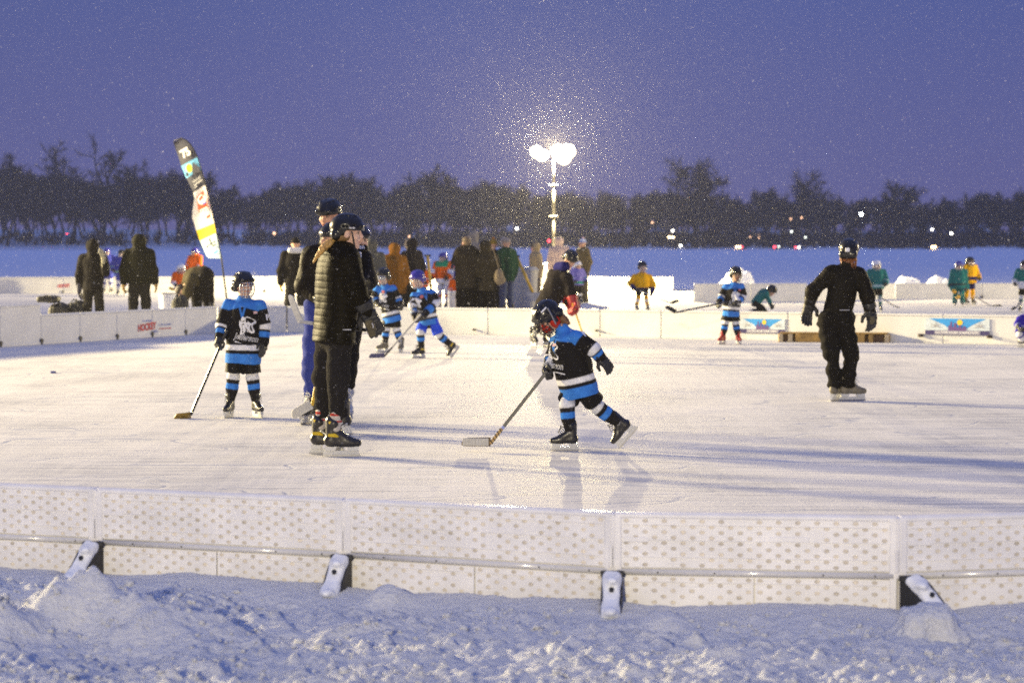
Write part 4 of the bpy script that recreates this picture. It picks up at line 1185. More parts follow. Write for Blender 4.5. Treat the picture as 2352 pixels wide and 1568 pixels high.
        v, f_ = sdf(P, min(vox, .012), .012, [EL(hl(0, .085, -.06), np.array([.07, .09, .085]) * hs, HR)] if hd['kind'] == 'hair' else [], [(hl(0, 0, .015), -u)] if hd['kind'] == 'hat' else [])
        zz = ((v - hc) @ u) / hs
        cc = np.where((zz > .13)[:, None], hd.get('pomcol', hd['col']), np.where((np.abs(zz - .04) < .022)[:, None], hd.get('band', hd['col']), hd['col']))
        new_obj('knit_hat' if hd['kind'] == 'hat' else 'hair', v, f_, FLEECE if hd['kind'] == 'hat' else HAIRM, root, cols=cc)
    if hd.get('fur') is not None:
        mb = []
        for a in np.linspace(0, 2 * math.pi, 15)[:-1]:
            mb.append(EL(hl(.095 * math.cos(a), .055 + .02 * math.sin(a), -.0 + .115 * math.sin(a)), .034 * hs, HR))
        v, f_ = sdf(mb, .012, .02); v = v + vnormals(v, f_) * (.014 * vnoise(v * 45))[:, None]
        new_obj('fur_trim', v, f_, FLEECE, root, cols=np.tile(hd['fur'], (len(v), 1)))
    # ---- gloves
    gl = dict(mat=GLK, kind='grip', size=1.); gl.update(gloves or {})
    for k in 'ab':
        z = nrm(J['ha' + k] - J['el' + k]); th = np.asarray(gl.get('thumb' + k, f if abs(f @ z) < .9 else u)); x = nrm(th - z * (th @ z)); y = np.cross(z, x)
        outw = J['sh' + k] - shc
        sg = 1 if y @ outw >= 0 else -1
        kd = gl.get('kind' + k, gl['kind'])
        me = {'grip': GRIP if vox < .016 else GRIP_LO, 'hang': HANG, 'thin': THIN}[kd]
        inst('glove', me, root, mtx(wr[k], x, y * sg, z, s * gl['size'] * (1.05 if s < .9 else 1.)), [gl.get('mat' + k, gl['mat'])])
    # ---- feet
    for k in 'ab':
        yw = ft['y' + k] if ft['y' + k] is not None else (tyaw if tyaw is not None else yaw)
        fl_, ff, fu = head_axes(yw, ft.get('p' + k, 0.), ft.get('r' + k, 0.))
        M = mtx(J['an' + k], fl_, ff, fu, s * ft['size'])
        if ft['kind'] == 'skate':
            so = inst('skate', BOOT, root, M, [ft['boot']])
            h_ = inst('blade_holder', HOLDER, so, Matrix(), [ft['holder']]); inst('blade', BLADE, so, Matrix()); inst('laces', LACES, so, Matrix(), [ft['lace']])
            for tm in (_TRIM if ft['trim'] else ()): inst('boot_trim', tm, so, Matrix())
        else:
            inst('boot', SHOE, root, M, [ft['boot']])
    return out
def sdf_clipped(T, vox, k, subs, hem, tax):
    trunk = [p for p in T if p.tag[:2] not in ('up', 'fo')]; arms = [p for p in T if p.tag[:2] in ('up', 'fo')]
    class Clip:
        tag = 'torso'
        def __init__(s, p): s.p = p; s.lo = p.lo; s.hi = p.hi
        def d(s, q):
            d, h = s.p.d(q); return np.maximum(d, (q - hem) @ tax), h
    return sdf([Clip(p) if p.tag == 'torso' else p for p in trunk] + arms, vox, k, subs)
def decal(fig, name, shapes, center, up, facing, mats, parent=None, lift=.004):
    """lays flat shapes (u, v outlines in metres) onto the garment"""
    tv, tf = fig['tv'], fig['tf']
    bvh = BVHTree.FromPolygons([tuple(v) for v in tv], [tuple(int(i) for i in q) for q in tf])
    f = nrm(facing); r = nrm(np.cross(f, up)) * -1; w = np.cross(r, f) * -1
    if w @ np.asarray(up) < 0: w = -w
    mb = MB()
    for (vs, fs, mi) in shapes:
        P = []
        for (a, b) in vs:
            o = np.asarray(center) + r * a + w * b + f * .6
            hit = bvh.ray_cast(Vector(o), Vector(-f), 1.2)
            p = np.array(hit[0]) if hit[0] is not None else np.asarray(center) + r * a + w * b
            P.append(p + f * (lift + .0015 * mi))
        mb.add(P, fs, mi)
    return mb.build(name, mats, parent or fig['top'], smooth=False)
def txt_shape(s, cx, cy, h, w=None, shear=0, rot=0, mi=0, bold=.0):
    mb = MB(); flat_text(mb, s, (cx, cy, 0), (1, 0, 0), (0, 1, 0), h, 0, bold, w, shear, rot)
    return ([(v[0], v[1]) for v in mb.v], mb.f, mi)
def poly_shape(pts, mi=0): return (pts, [list(range(len(pts)))], mi)
def ell_shape(cx, cy, rx, ry, mi=0, n=10): return poly_shape([(cx + rx * math.cos(2 * math.pi * i / n), cy + ry * math.sin(2 * math.pi * i / n)) for i in range(n)], mi)
def emblem(k=1.):
    """roaring spotted cat's head over the team word, for the jersey front (metres, scaled by k)"""
    head = [(-.030, .012), (-.040, .035), (-.038, .058), (-.028, .072), (-.022, .084), (-.012, .078), (.004, .084), (.018, .080), (.030, .072), (.046, .066), (.055, .055), (.052, .045), (.040, .042), (.034, .030), (.040, .016), (.048, .004), (.044, -.008), (.030, -.010), (.014, -.002), (-.006, -.004), (-.018, -.016), (-.034, -.020)]
    S = [poly_shape([(a * k, b * k) for a, b in head], 0), poly_shape([(a * k, b * k) for a, b in [(.030, .040), (.022, .030), (.020, .016), (.028, .004), (.036, .002), (.032, .016), (.028, .028)]], 1)]
    r = random.Random(3)
    for i in range(26):
        a, b = r.uniform(-.034, .018), r.uniform(-.006, .074)
        if abs(a - .03) < .012 or (a > .012 and b < .04): continue
        S.append(ell_shape(a * k, b * k, r.uniform(.0028, .0045) * k, r.uniform(.0024, .004) * k, 1, 7))
    S.append(txt_shape('Jefferson', .0 * k, -.038 * k, .046 * k, .135 * k, .18, -.16, 0, .035))
    S.append(txt_shape('Jefferson', .0 * k, -.038 * k, .042 * k, .130 * k, .18, -.16, 1, -.012))
    S.append(poly_shape([(a * k, b * k) for a, b in [(-.062, -.060), (-.02, -.066), (.03, -.076), (.072, -.086), (.072, -.080), (.03, -.070), (-.02, -.059), (-.06, -.053)]], 0))
    return S
# ---- sticks
WOODS = mat('stick_wood', (.42, .26, .08), rough=.5, var=.15, scale=60); STK = mat('stick_black', (.016, .016, .02), rough=.35, coat=.3); TAPEW = mat('white_tape', (.50, .49, .46), rough=.9); TAPEK = mat('black_tape', (.02, .02, .022), rough=.9)
STY = mat('stick_yellow', (.60, .38, .03), rough=.4); STN = mat('stick_navy', (.03, .03, .12), rough=.4); STGOLD = mat('blade_gold', (.22, .14, .02), rough=.45, var=.5, scale=50); STGREY = mat('stick_grey', (.35, .35, .36), rough=.5)
def stick(label, butt, heel, toe, shaft=STK, blade=TAPEK, lower=None, hgt=.072, group='hockey sticks', r=.0125, bands=(), up=None, butt_tape=True):
    butt, heel, toe = [np.asarray(v, float) for v in (butt, heel, toe)]
    base = heel.copy(); root = empty('hockey_stick', base, label, 'hockey stick', group)
    butt = butt - base; toe = toe - base; heel = heel * 0
    d = nrm(butt); 
    def bar(p, q, m, name, hw=(.0128, .0095), par=root):
        mb = MB(); z = nrm(q - p); x = nrm(np.cross(z, nrm(toe) if abs(nrm(toe) @ z) < .95 else np.array([0, 1., 0]))); y = np.cross(z, x)
        mb.bbox((p + q) / 2, (hw[1], hw[0], np.linalg.norm(q - p) / 2), .004, np.array([x, y, z])); return mb.build(name, m, par)
    L = np.linalg.norm(butt)
    so = bar(d * (.22 * L if lower else .02), butt, shaft, 'shaft')
    if lower: bar(d * .01, d * (.22 * L), lower, 'wooden_shaft')
    if butt_tape: bar(butt - d * .12, butt + d * .004, TAPEW if shaft is not STY else TAPEK, 'grip_tape', (.0140, .0108))
    for (t0, t1, m) in bands: bar(d * L * t0, d * L * t1, m, 'shaft_band', (.0136, .0103))
    # blade: curved board
    bl = MB(); n = 10; tdir = nrm(toe); upv = nrm(d - tdir * (d @ tdir)) if up is None else nrm(up); side = np.cross(tdir, upv)
    LB = np.linalg.norm(toe); vs = []; fs = []
    for i in range(n + 1):
        t = i / n; c = tdir * (LB * t - .01) + side * (.030 * t * t)
        h0 = 0 if t < .85 else .10 * ((t - .85) / .15) ** 2 * hgt * 2; h1 = hgt * (1 - .06 * t) * (1 if t < .8 else 1 - .55 * ((t - .8) / .2) ** 2.2)
        h0 = h0 * .6
        for (hh2, w) in ((h0, -.005), (h1, -.005), (h1, .005), (h0, .005)): vs.append(c + upv * (hh2 - .012) + side * w)
    for i in range(n):
        for k in range(4): fs.append((i * 4 + k, i * 4 + (k + 1) % 4, (i + 1) * 4 + (k + 1) % 4, (i + 1) * 4 + k))
    fs += [(3, 2, 1, 0), tuple(n * 4 + k for k in range(4))]
    bl.add(vs, fs); bo = bl.build('blade', blade, root)
    return root, bo
# ================================================================== the people in the photo
def jersey(blue=BLU, black=BLK, white=WHT, belly=True):
    def fn(tg, a, t, v, o):
        J = o['J']; lat = np.abs((v - J['neck']) @ o['uax']) / (np.linalg.norm(J['shb'] - J['sha']) / 2)
        col = np.tile(black, (len(v), 1))
        tor = t < 0
        yk = tor & (a < .13 + .07 * np.minimum(lat, 1.2) - .0)
        vn = tor & (a < .34 - lat * .9) & (a > .24 - lat * 1.0)
        col[yk | vn] = blue
        col[tor & (a < .24 - lat * 1.0) & (a > .16)] = black
        col[tor & (a > .71) & (a < .79)] = white
        col[tor & (a > .845)] = blue
        col[(~tor) & (t < .10)] = blue
        col[(~tor) & (t > .50) & (t < .66)] = white
        col[(~tor) & (t > .72) & (t < .88)] = blue
        return col
    return fn
def plain(c1, c2=None, c3=None, st=(.78, .88), cuff=.8):
    """one colour jersey with a contrasting stripe at hem and sleeve"""
    def fn(tg, a, t, v, o):
        col = np.tile(c1, (len(v), 1)); tor = t < 0
        if c2 is not None:
            col[tor & (a > st[0]) & (a < st[1])] = c2; col[(~tor) & (t > .60) & (t < .74)] = c2
        if c3 is not None: col[(~tor) & (t > cuff)] = c3; col[tor & (a > st[1])] = c3
        return col
    return fn
def sockfn(h):
    col = np.tile(BLK * 1.5, (len(h), 1))
    col[h < .20] = WHT; col[(h > .34) & (h < .52)] = BLU * 1.1; col[h > .93] = WHT
    return col
def sock2(base, st):
    def fn(h):
        col = np.tile(base, (len(h), 1)); col[(h > .25) & (h < .5)] = st; return col
    return fn
GP = 'young hockey players in black and blue jerseys'
JTOP = lambda **k: dict(dict(kind='jersey', mat=CLOTH, pad=.02, sl=(.080, .074, .066), hem=.12, flare=.05, colfn=jersey(), wr=.009, k=.92), **k)
KLEG = dict(kind='hockey', col=BLK, sock=sockfn)

# ---- child at the left with the spotted cat jersey
Y = 22.3
J = JP(Y, dict(head=(559, 655), neck=(560, 684), sha=(523, 703), shb=(598, 703), ela=(511, 747, -.02), haa=(502, 785, -.10), elb=(608, 746), hab=(604, 795, -.03), hia=(540, 812), hib=(576, 812), kna=(536, 866), ana=(529, 925), knb=(580, 868), anb=(588, 925)))
P1 = person('child in black and blue cat emblem jersey standing left of the coaches', J, .75, yaw=38, pitch=-2, group=GP, top=JTOP(), legs=KLEG, head=dict(cage=CAGEM), feet=dict(ya=-14, yb=28, boot=BOOTK, lace=LACEK), vox=.0068, tyaw=5, gloves=dict(thumba=(.3, -1, 0), thumbb=(-.6, -1, 0), kindb='hang'))
ctr = px(566, 760, Y) - P1['base']; f5 = head_axes(5)[1]
EM = [WHITEM, INKM]
decal(P1, 'team_emblem', emblem(1.65), ctr, -P1['tax'], f5, EM)
decal(P1, 'flag_patch', [poly_shape([(-.018, -.011), (.018, -.011), (.018, .011), (-.018, .011)], 0), poly_shape([(-.018, -.007), (.018, -.007), (.018, -.003), (-.018, -.003)], 1), poly_shape([(-.018, .003), (.018, .003), (.018, .007), (-.018, .007)], 1)], px(587, 717, Y) - P1['base'], (0, 0, 1), f5, [WHITEM, REDM])
decal(P1, 'sleeve_letters', [txt_shape('P3', 0, 0, .055, .075, bold=.03)], px(612, 728, Y) - P1['base'], (0, 0, 1), nrm((.75, -.66, 0)), [WHITEM])
stick('black hockey stick with a gold patterned blade held by the child at the left', px(521, 757, Y - .13), px(436, 958, Y - .14), px(401, 963, Y - .22), shaft=STK, blade=STGOLD, hgt=.062, butt_tape=False)

# ---- woman in the quilted jacket, front centre left
Y = 18.25
OLV = np.array([.0068, .0054, .0030])
J = JP(Y, dict(head=(799, 534), neck=(789, 570), sha=(760, 590, .135), shb=(801, 596, -.135), ela=(752, 660, .22), haa=(772, 748, .26), elb=(817, 660, -.20), hab=(850, 728, -.12), hia=(754, 776, .07), hib=(780, 778, -.07),
               kna=(744, 866, .09), ana=(737, 990, .09), knb=(777, 866, -.09), anb=(769, 990, -.08)))
P2 = person('woman in a quilted dark jacket and black helmet seen from the side, blond ponytail', J, 1.0, yaw=92, pitch=2, group='coaches on the ice', top=dict(kind='quilted_jacket', col=OLV, pad=.025, wmul=1.46, k=.66, sl=(.084, .072, .058), hem=.03, flare=-.01, baf=.052, wr=.005, vox=.008, collar=.0),
            legs=dict(col=BLK * 1.3, r=(.098, .086, .052), cut=.13, mat=FLEECE), head=dict(), vox=.0085, feet=dict(ya=80, yb=93, boot=BOOTK, lace=LACE, trim=True, size=1.0), gloves=dict(kind='hang', size=1.22, thumbb=(-1, -.3, .2)), skin=np.array([.66, .42, .32]))
b0 = P2['base']; hl = P2['hl']
# ponytail over the shoulder and stray hair at the neck
pt = [hl(0, -.075, -.055)] + [px(a, b, Y + d) - b0 for a, b, d in ((752, 562, -.06), (740, 572, -.10), (729, 588, -.12), (719, 604, -.12))]
P_ = [RC(pt[i], pt[i + 1], (.030, .032, .026, .016)[i], (.032, .026, .016, .006)[i]) for i in range(4)]
v, f_ = sdf(P_, .007, .01); v = v + vnormals(v, f_) * (.004 * vnoise(v * np.array([90, 90, 40])))[:, None]
new_obj('ponytail', v, f_, HAIRM, P2['root'], cols=np.tile([.52, .31, .09], (len(v), 1)))
v, f_ = sdf([EL(hl(0, -.04, -.02), np.array([.083, .085, .075]), P2['HR'])], .008, .01); new_obj('hair', v, f_, HAIRM, P2['root'], cols=np.tile([.20, .11, .035], (len(v), 1)))
mb = MB()
for sx in (-1, 1): mb.tube([hl(sx * .090, .03, .01), hl(sx * .075, .045, -.05), hl(sx * .045, .055, -.105), hl(0, .062, -.128)], .006, 6)
mb.build('chin_strap', BLACKP, P2['root'])
mb = MB(); flat_text(mb, 'BAUER', hl(-.1105, .035, .035), P2['HR'][1] * -1 * -1, P2['HR'][2], .012, 0, .03, .045, .1); mb.build('helmet_letters', WHITEM, P2['helmet'].parent)
col_mb = MB(); col_mb.bbox(hl(0, .078, -.185), (.02, .03, .045), .01, P2['HR']); col_mb.build('white_collar', WHITEM, P2['root'])
for k, yy in (('a', 0), ('b', 0)):
    a0 = P2['J']['an' + k]; d0 = nrm(P2['J']['kn' + k] - a0)
    v, f_ = sdf([RC(a0 + d0 * .05, a0 + d0 * .19, .046, .050)], .007, .0)
    h = ((v - a0) @ d0); cc = np.tile([.50, .46, .42], (len(v), 1)); cc[(h > .145) & (h < .162)] = [.40, .04, .03]; cc[(h > .098) & (h < .112)] = [.42, .05, .04]
    new_obj('sock', v, f_, FLEECE, P2['root'], cols=cc)
mb = MB(); mb.bbox(px(796, 757, Y - .20) - b0, (.035, .003, .004), .002); mb.build('jacket_print', GREYM, P2['root'])
g1 = px(856, 748, Y - .13) - b0
gz_ = nrm(P2['J']['hab'] - P2['J']['elb']); gx_ = nrm(np.array([1., 0, 0]) - gz_ * gz_[0]); gy_ = np.cross(gz_, gx_)
v, f_ = sdf([BX(g1 + (-.012, -.038, .0), (.032, .012, .050), .011, np.array([gx_, gy_, gz_])), BX(g1 + (-.004, -.036, -.055), (.026, .012, .028), .011, np.array([gx_, gy_, gz_]))], .006, .02); v = v + vnormals(v, f_) * (.004 * vnoise(v * 30))[:, None]; new_obj('glove_palm', v, f_, PALM, P2['root'])
mb = MB(); mb.tube([g1 + (-.002, -.054, .022), g1 + (.008, -.054, .0), g1 + (.006, -.053, -.014)], .005, 6); mb.build('palm_mark', GREYM, P2['root'])
stick('long pale stick held level behind the quilted jacket woman, blade curving up at the left', px(842, 758, Y + .02), px(686, 738, Y + .36), px(657, 676, Y + .40), shaft=STK, blade=TAPEW, lower=STGREY, hgt=.055, butt_tape=False)

# ---- tall man behind her
Y = 21.5
J = JP(Y, dict(head=(756, 494), neck=(760, 546), sha=(718, 588), shb=(802, 588), ela=(704, 655, -.04), haa=(738, 690, -.20), elb=(815, 662), hab=(790, 700, -.15), hia=(730, 706), hib=(772, 706), kna=(721, 830), ana=(715, 935), knb=(770, 830), anb=(766, 935)))
P3 = person('tall man in a black jacket, blue jeans and black helmet behind the woman', J, 1.08, yaw=-28, pitch=12, group='coaches on the ice', top=dict(kind='padded_jacket', col=np.array([.012, .0095, .0075]), pad=.035, sl=(.092, .088, .062), hem=.0, k=.75, baf=.11, wr=.008, collar=.02, vox=.013),
            legs=dict(col=np.array([.030, .045, .23]), r=(.105, .092, .072), cut=.08, wr=.010), head=dict(), vox=.011, feet=dict(ya=-20, yb=20, boot=BOOTK), skin=np.array([.50, .27, .18]))
stick('yellow shafted stick with a white taped blade low beside the blue jeans', px(752, 740, Y - .25), px(716, 936, Y - .30), px(673, 962, Y - .36), shaft=STY, blade=TAPEW, hgt=.085, butt_tape=False)
# ---- helmeted coach hidden between them, and the coach at the right of the group
Y = 20.3
J = stand(776, Y, 1.74, yaw=-75)
J['head'] = px(767, 549, Y)
P4 = person('coach in black helmet mostly hidden between the tall man and the woman', J, 1., yaw=-70, group='coaches on the ice', top=dict(col=np.array([.015, .015, .02]), pad=.02, sl=(.08, .07, .06)), vox=.013, skin=np.array([.5, .28, .2]), gloves=dict(mat=GLN))
Y = 21.6
J = stand(812, Y, 1.72, yaw=-25, armf=(.5, .9))
J.update(JP(Y, dict(head=(823, 552), neck=(818, 585), sha=(788, 594), shb=(836, 596), elb=(846, 646, -.05), hab=(822, 652, -.22), kna=(782, 850), knb=(799, 850, -.05), ana=(781, 940), anb=(797, 930, -.05), hia=(792, 712), hib=(812, 712))))
P5 = person('coach in black with white skates, half hidden beyond the woman', J, 1.0, yaw=25, group='coaches on the ice', top=dict(col=np.array([.014, .013, .014]), pad=.02, sl=(.08, .075, .062), hem=.03, collar=.02), vox=.012, feet=dict(boot=BOOTW, ya=-15, yb=12, size=1.12), legs=dict(cut=.17))
v, f_ = sdf([EL(P5['hl'](0, .045, -.075), (.068, .068, .062), P5['HR']), RC(P5['hl'](0, .0, -.08), P5['hl'](0, .0, -.16), .07, .075)], .009, .02); new_obj('face_warmer', v, f_, FLEECE, P5['root'], cols=np.tile(BLK, (len(v), 1)))
mb = MB(); flat_text(mb, 'an', P5['hl'](-.012, .118, -.062), -P5['HR'][0] * -1, P5['HR'][2], .03, 0, .03, .05); mb.build('white_letters', WHITEM, P5['root'])

# ---- two children behind, middle left
Y = 35.7
J = JP(Y, dict(head=(880, 635), neck=(884, 656), sha=(866, 666), shb=(903, 664), ela=(859, 684), haa=(867, 699, -.1), elb=(914, 683), hab=(920, 702, -.06), hia=(891, 727), hib=(908, 727), kna=(887, 757), ana=(884, 790), knb=(911, 758), anb=(922, 788)))
P6 = person('child in black and blue jersey just right of the woman\'s hanging glove', J, .70, yaw=-32, pitch=4, group=GP, top=JTOP(), legs=KLEG, head=dict(visor=True, cage=CAGEM), vox=.014, tyaw=-15, feet=dict(ya=-60, yb=-12, boot=BOOTG, lace=LACE))
decal(P6, 'team_emblem', emblem(1.5), px(883, 692, Y) - P6['base'], (0, 0, 1), head_axes(-15)[1], EM, lift=.008)
decal(P6, 'patch', [ell_shape(0, 0, .026, .026)], px(885, 670, Y) - P6['base'], (0, 0, 1), head_axes(-15)[1], [mat('patch_pink', (.55, .16, .16), rough=.8)], lift=.008)
Y = 33.9
J = JP(Y, dict(head=(959, 641), neck=(967, 663), sha=(952, 680, -.06), shb=(992, 674, .06), ela=(947, 700, -.12), haa=(954, 731, -.16), elb=(1003, 694), hab=(970, 727, -.24), hia=(972, 741), hib=(996, 738), kna=(966, 763, -.08), ana=(967, 797), knb=(1008, 769), anb=(1035, 792, .1)))
P7 = person('child in blue shorts and blue helmet pushing off with the stick ahead', J, .72, yaw=-38, pitch=14, group=GP, top=JTOP(flare=.02, hem=.06), legs=dict(kind='hockey', col=RBLUE * 1.3, sock=sockfn, short=.92), head=dict(mat=PLNAVY, cage=CAGEM), vox=.014, tyaw=-25, feet=dict(ya=-62, yb=-70, pb=52, boot=BOOTK, trim=True, snap='a', lace=LACEK))
decal(P7, 'team_emblem', emblem(1.5), px(965, 704, Y) - P7['base'], (0, 0, 1), head_axes(-25)[1], EM, lift=.008)
decal(P7, 'patch', [ell_shape(0, 0, .026, .026)], px(978, 681, Y) - P7['base'], (0, 0, 1), head_axes(-25)[1], [MATS['patch_pink']], lift=.008)
stick('stick of the child in blue shorts, navy blade flat on the ice', px(966, 722, Y - .30), px(882, 819, Y - .28), px(846, 821, Y - .30), shaft=STGREY, blade=STN, lower=STK, hgt=.065)

# ---- coach bending forward in the middle
Y = 37.5
NAVY = np.array([.012, .012, .10])
J = JP(Y, dict(head=(1310, 595), neck=(1292, 618), sha=(1270, 632, .12), shb=(1302, 640, -.12), elb=(1311, 670, -.2), hab=(1318, 702, -.26), ela=(1290, 668, .2), haa=(1311, 700, -.08), hia=(1244, 704, .08), hib=(1262, 708, -.08), kna=(1240, 745, .05), ana=(1225, 772, .1), knb=(1268, 748), anb=(1256, 772)))
P8 = person('coach in black bending forward with red gloves behind the skating child', J, .98, yaw=38, pitch=38, group='coaches on the ice', top=dict(col=np.array([.016, .013, .013]), pad=.05, sl=(.10, .085, .07), hem=.10, k=.85, mat=CLOTH), legs=dict(cut=.1), head=dict(), vox=.014, gloves=dict(mat=GLR, size=1.45), feet=dict(ya=15, yb=30))
v, f_ = sdf([RC(P8['J']['neck'] + (-.05, .05, .02), P8['J']['neck'] + (.03, -.05, .04), .095, .085)], .014, 0); new_obj('navy_hood', v, f_, CLOTH, P8['root'], cols=np.tile(NAVY, (len(v), 1)))
stick('thin stick below the red gloves of the bending coach', px(1314, 694, Y - .3), px(1346, 789, Y - .4), px(1368, 795, Y - .5), shaft=STY, blade=TAPEK, butt_tape=False)

# ---- the skating child in front
Y = 18.7
J = JP(Y, dict(head=(1258, 728), neck=(1290, 752), sha=(1280, 786, .10), shb=(1326, 775, -.12), ela=(1266, 822, .06), haa=(1256, 850, -.02), elb=(1362, 802, -.16), hab=(1387, 830, -.14), hia=(1318, 880, .08), hib=(1334, 882, -.06), kna=(1302, 930, -.04), ana=(1309, 985, -.04), knb=(1372, 934, .04), anb=(1424, 973, .10)))
P9 = person('child skating left in black and blue jersey, rear leg kicked back, ponytail under the helmet', J, .74, yaw=-62, pitch=42, group=GP, top=JTOP(hem=.13, flare=.03, wmul=1.12), legs=dict(kind='hockey', col=BLK, sock=sockfn, short=.80), head=dict(cage=CAGEB), vox=.0068, feet=dict(ya=-86, yb=-90, pb=49, snap='a', lace=LACEK), gloves=dict(thumba=(-.3, -1, 0), kindb='hang'), tyaw=-50)
b0 = P9['base']; hl = P9['hl']
v, f_ = sdf([RC(hl(0, -.09, -.05), px(1294, 734, Y) - b0, .035, .034), RC(px(1294, 734, Y) - b0, px(1306, 741, Y - .02) - b0, .034, .016)], .007, .01)
v = v + vnormals(v, f_) * (.006 * vnoise(v * 60))[:, None]; new_obj('ponytail', v, f_, HAIRM, P9['root'], cols=np.tile([.16, .075, .03], (len(v), 1)))
v, f_ = sdf([EL(hl(.074, .0, -.05), np.array([.022, .045, .05]), P9['HR']), EL(hl(0, .075, -.05), np.array([.055, .035, .05]), P9['HR'])], .006, .01); new_obj('ear_warmer', v, f_, FLEECE, P9['root'], cols=np.tile([.42, .03, .02], (len(v), 1)))
mb = MB(); mb.tube([hl(.104, -.01, .10), hl(.106, .005, .02), hl(.10, .02, -.06)], .008, 6); mb.build('helmet_strap', STEEL, P9['root'])
mb = MB(); mb.bbox(hl(.085, .02, .105), (.006, .03, .006), .003, P9['HR']); mb.build('helmet_decal', WHITEM, P9['root'])
fT = head_axes(-58)[1]
decal(P9, 'team_emblem', emblem(1.55), px(1291, 822, Y) - b0, -P9['tax'], fT, EM)
decal(P9, 'flag_patch', [poly_shape([(-.018, -.011), (.018, -.011), (.018, .011), (-.018, .011)], 0), poly_shape([(-.018, -.007), (.018, -.007), (.018, -.003), (-.018, -.003)], 1), poly_shape([(-.018, .003), (.018, .003), (.018, .007), (-.018, .007)], 1)], px(1287, 791, Y) - b0, -P9['tax'], head_axes(-30)[1], [WHITEM, REDM])
decal(P9, 'sleeve_letters', [txt_shape('P3', 0, 0, .055, .075, bold=.035)], px(1336, 771, Y) - b0, nrm((-.45, 0, .9)), nrm((.25, -.95, .25)), [WHITEM])
root, bo = stick('wood bladed stick with striped tape and white blade carried by the skating child', px(1257, 852, Y - .08), px(1124, 1021, Y - .12), px(1057, 1021, Y - .12), shaft=STK, blade=mat('blade_edge', (.10, .065, .03), rough=.6), lower=WOODS, hgt=.070, bands=((.215, .255, mat('band_blue', (.25, .30, .62), rough=.5)),), butt_tape=False)
mb = MB(); t_ = (px(1057, 1021, Y) - px(1124, 1021, Y)); d_ = nrm(px(1257, 852, Y) - px(1124, 1021, Y)); tn = nrm(t_); up_ = nrm(d_ - tn * (d_ @ tn)); sd = np.cross(tn, up_)
R_ = np.array([tn, up_, sd]); L = np.linalg.norm(t_)
for i in range(8):
    t = .06 + .11 * i; mb.bbox(tn * (L * t + .005) + up_ * .0215 + sd * .03 * t * t, (L * .058, .0295, .0075), .003, R_)
mb.build('blade_tape', TAPEW, root)
for i in range(5):
    mb = MB(); q = .018 + .028 * i; x_ = np.cross(d_, sd)
    mb.bbox(d_ * (q + .01), (.0175, .0135, .0035), .001, np.array([nrm(x_ + d_ * .35), sd, d_])); mb.build('tape_stripe', TAPEK, root)

# ---- child with red skates
Y = 38.6
J = JP(Y, dict(head=(1690, 630), neck=(1687, 650), sha=(1667, 660), shb=(1702, 659), ela=(1658, 680), haa=(1650, 697, -.12), elb=(1709, 681), hab=(1690, 698, -.16), hia=(1671, 714), hib=(1688, 714), kna=(1666, 742), ana=(1661, 772), knb=(1690, 743), anb=(1695, 773)))
P10 = person('child in black and blue jersey with red laced skates, stick held out to the left', J, .71, yaw=16, pitch=2, group=GP, top=JTOP(), legs=KLEG, head=dict(cage=CAGEB), vox=.014, tyaw=4, feet=dict(ya=-38, yb=14, boot=BOOTR, lace=mat('laces_red', (.55, .02, .02), rough=.8)))
decal(P10, 'team_emblem', emblem(1.6), px(1686, 688, Y) - P10['base'], (0, 0, 1), head_axes(4)[1], EM, lift=.008)
decal(P10, 'patch', [ell_shape(0, 0, .02, .02)], px(1697, 666, Y) - P10['base'], (0, 0, 1), head_axes(4)[1], [MATS['patch_pink']], lift=.008)
stick('black stick held level by the child with red laced skates', px(1672, 693, Y - .18), px(1550, 718, Y - .3), px(1527, 705, Y - .3), shaft=STK, blade=TAPEK, hgt=.065, up=(.5, 0, .85), butt_tape=False)

# ---- woman seen from behind at the right
Y = 24.6
J = JP(Y, dict(head=(1950, 580, .05), neck=(1946, 610), sha=(1909, 626), shb=(1975, 630), ela=(1867, 668, .02), haa=(1857, 709, .08), elb=(1993, 678, -.02), hab=(2000, 724, .0), hia=(1903, 732), hib=(1939, 732), kna=(1911, 812, -.05), ana=(1917, 893), knb=(1954, 814), anb=(1947, 895)))
P11 = person('woman all in black seen from behind at the right, reddish hair under her helmet', J, .94, yaw=166, group='coaches on the ice', top=dict(kind='ribbed_jacket', col=np.array([.010, .0085, .007]), pad=.015, wmul=.97, sl=(.082, .070, .055), hem=-.05, k=.72, baf=.035, wr=.007, vox=.0105), legs=dict(col=np.array([.009, .008, .0075]), r=(.112, .088, .076), cut=.03, wr=.014), vox=.0105,
             feet=dict(ya=150, yb=100, boot=BOOTG), gloves=dict(kind='hang', size=1.18, thumba=(1, 0, .5), thumbb=(-.9, -.5, 0)))
hl = P11['hl']; b0 = P11['base']
mb = MB(); rr_ = random.Random(4)
for i in range(70):
    x = rr_.uniform(-.085, .085); p0 = hl(x, -.06 - rr_.random() * .03, -.05); q = p0
    pts = [p0]
    for k in range(4): q = q + np.array([rr_.uniform(-.014, .014) + x * .10, rr_.uniform(-.012, .004), -.030]); pts.append(q)
    mb.tube(pts, [.006, .006, .005, .004, .002], 4)
ho = mb.build('hair', mat('red_hair', (.22, .070, .014), rough=.5, var=.3, scale=60), P11['root'], smooth=True)
mb = MB(); mb.bbox(hl(.0, -.139, .028), (.022, .006, .020), .004, P11['HR']); mb.build('helmet_sticker', WHITEM, P11['root'])
mb = MB(); mb.bbox(px(1940, 712, Y - .17) - b0, (.05, .003, .004), .002); mb.build('jacket_print', GREYM, P11['root'])
g1 = px(2003, 733, Y - .06) - b0
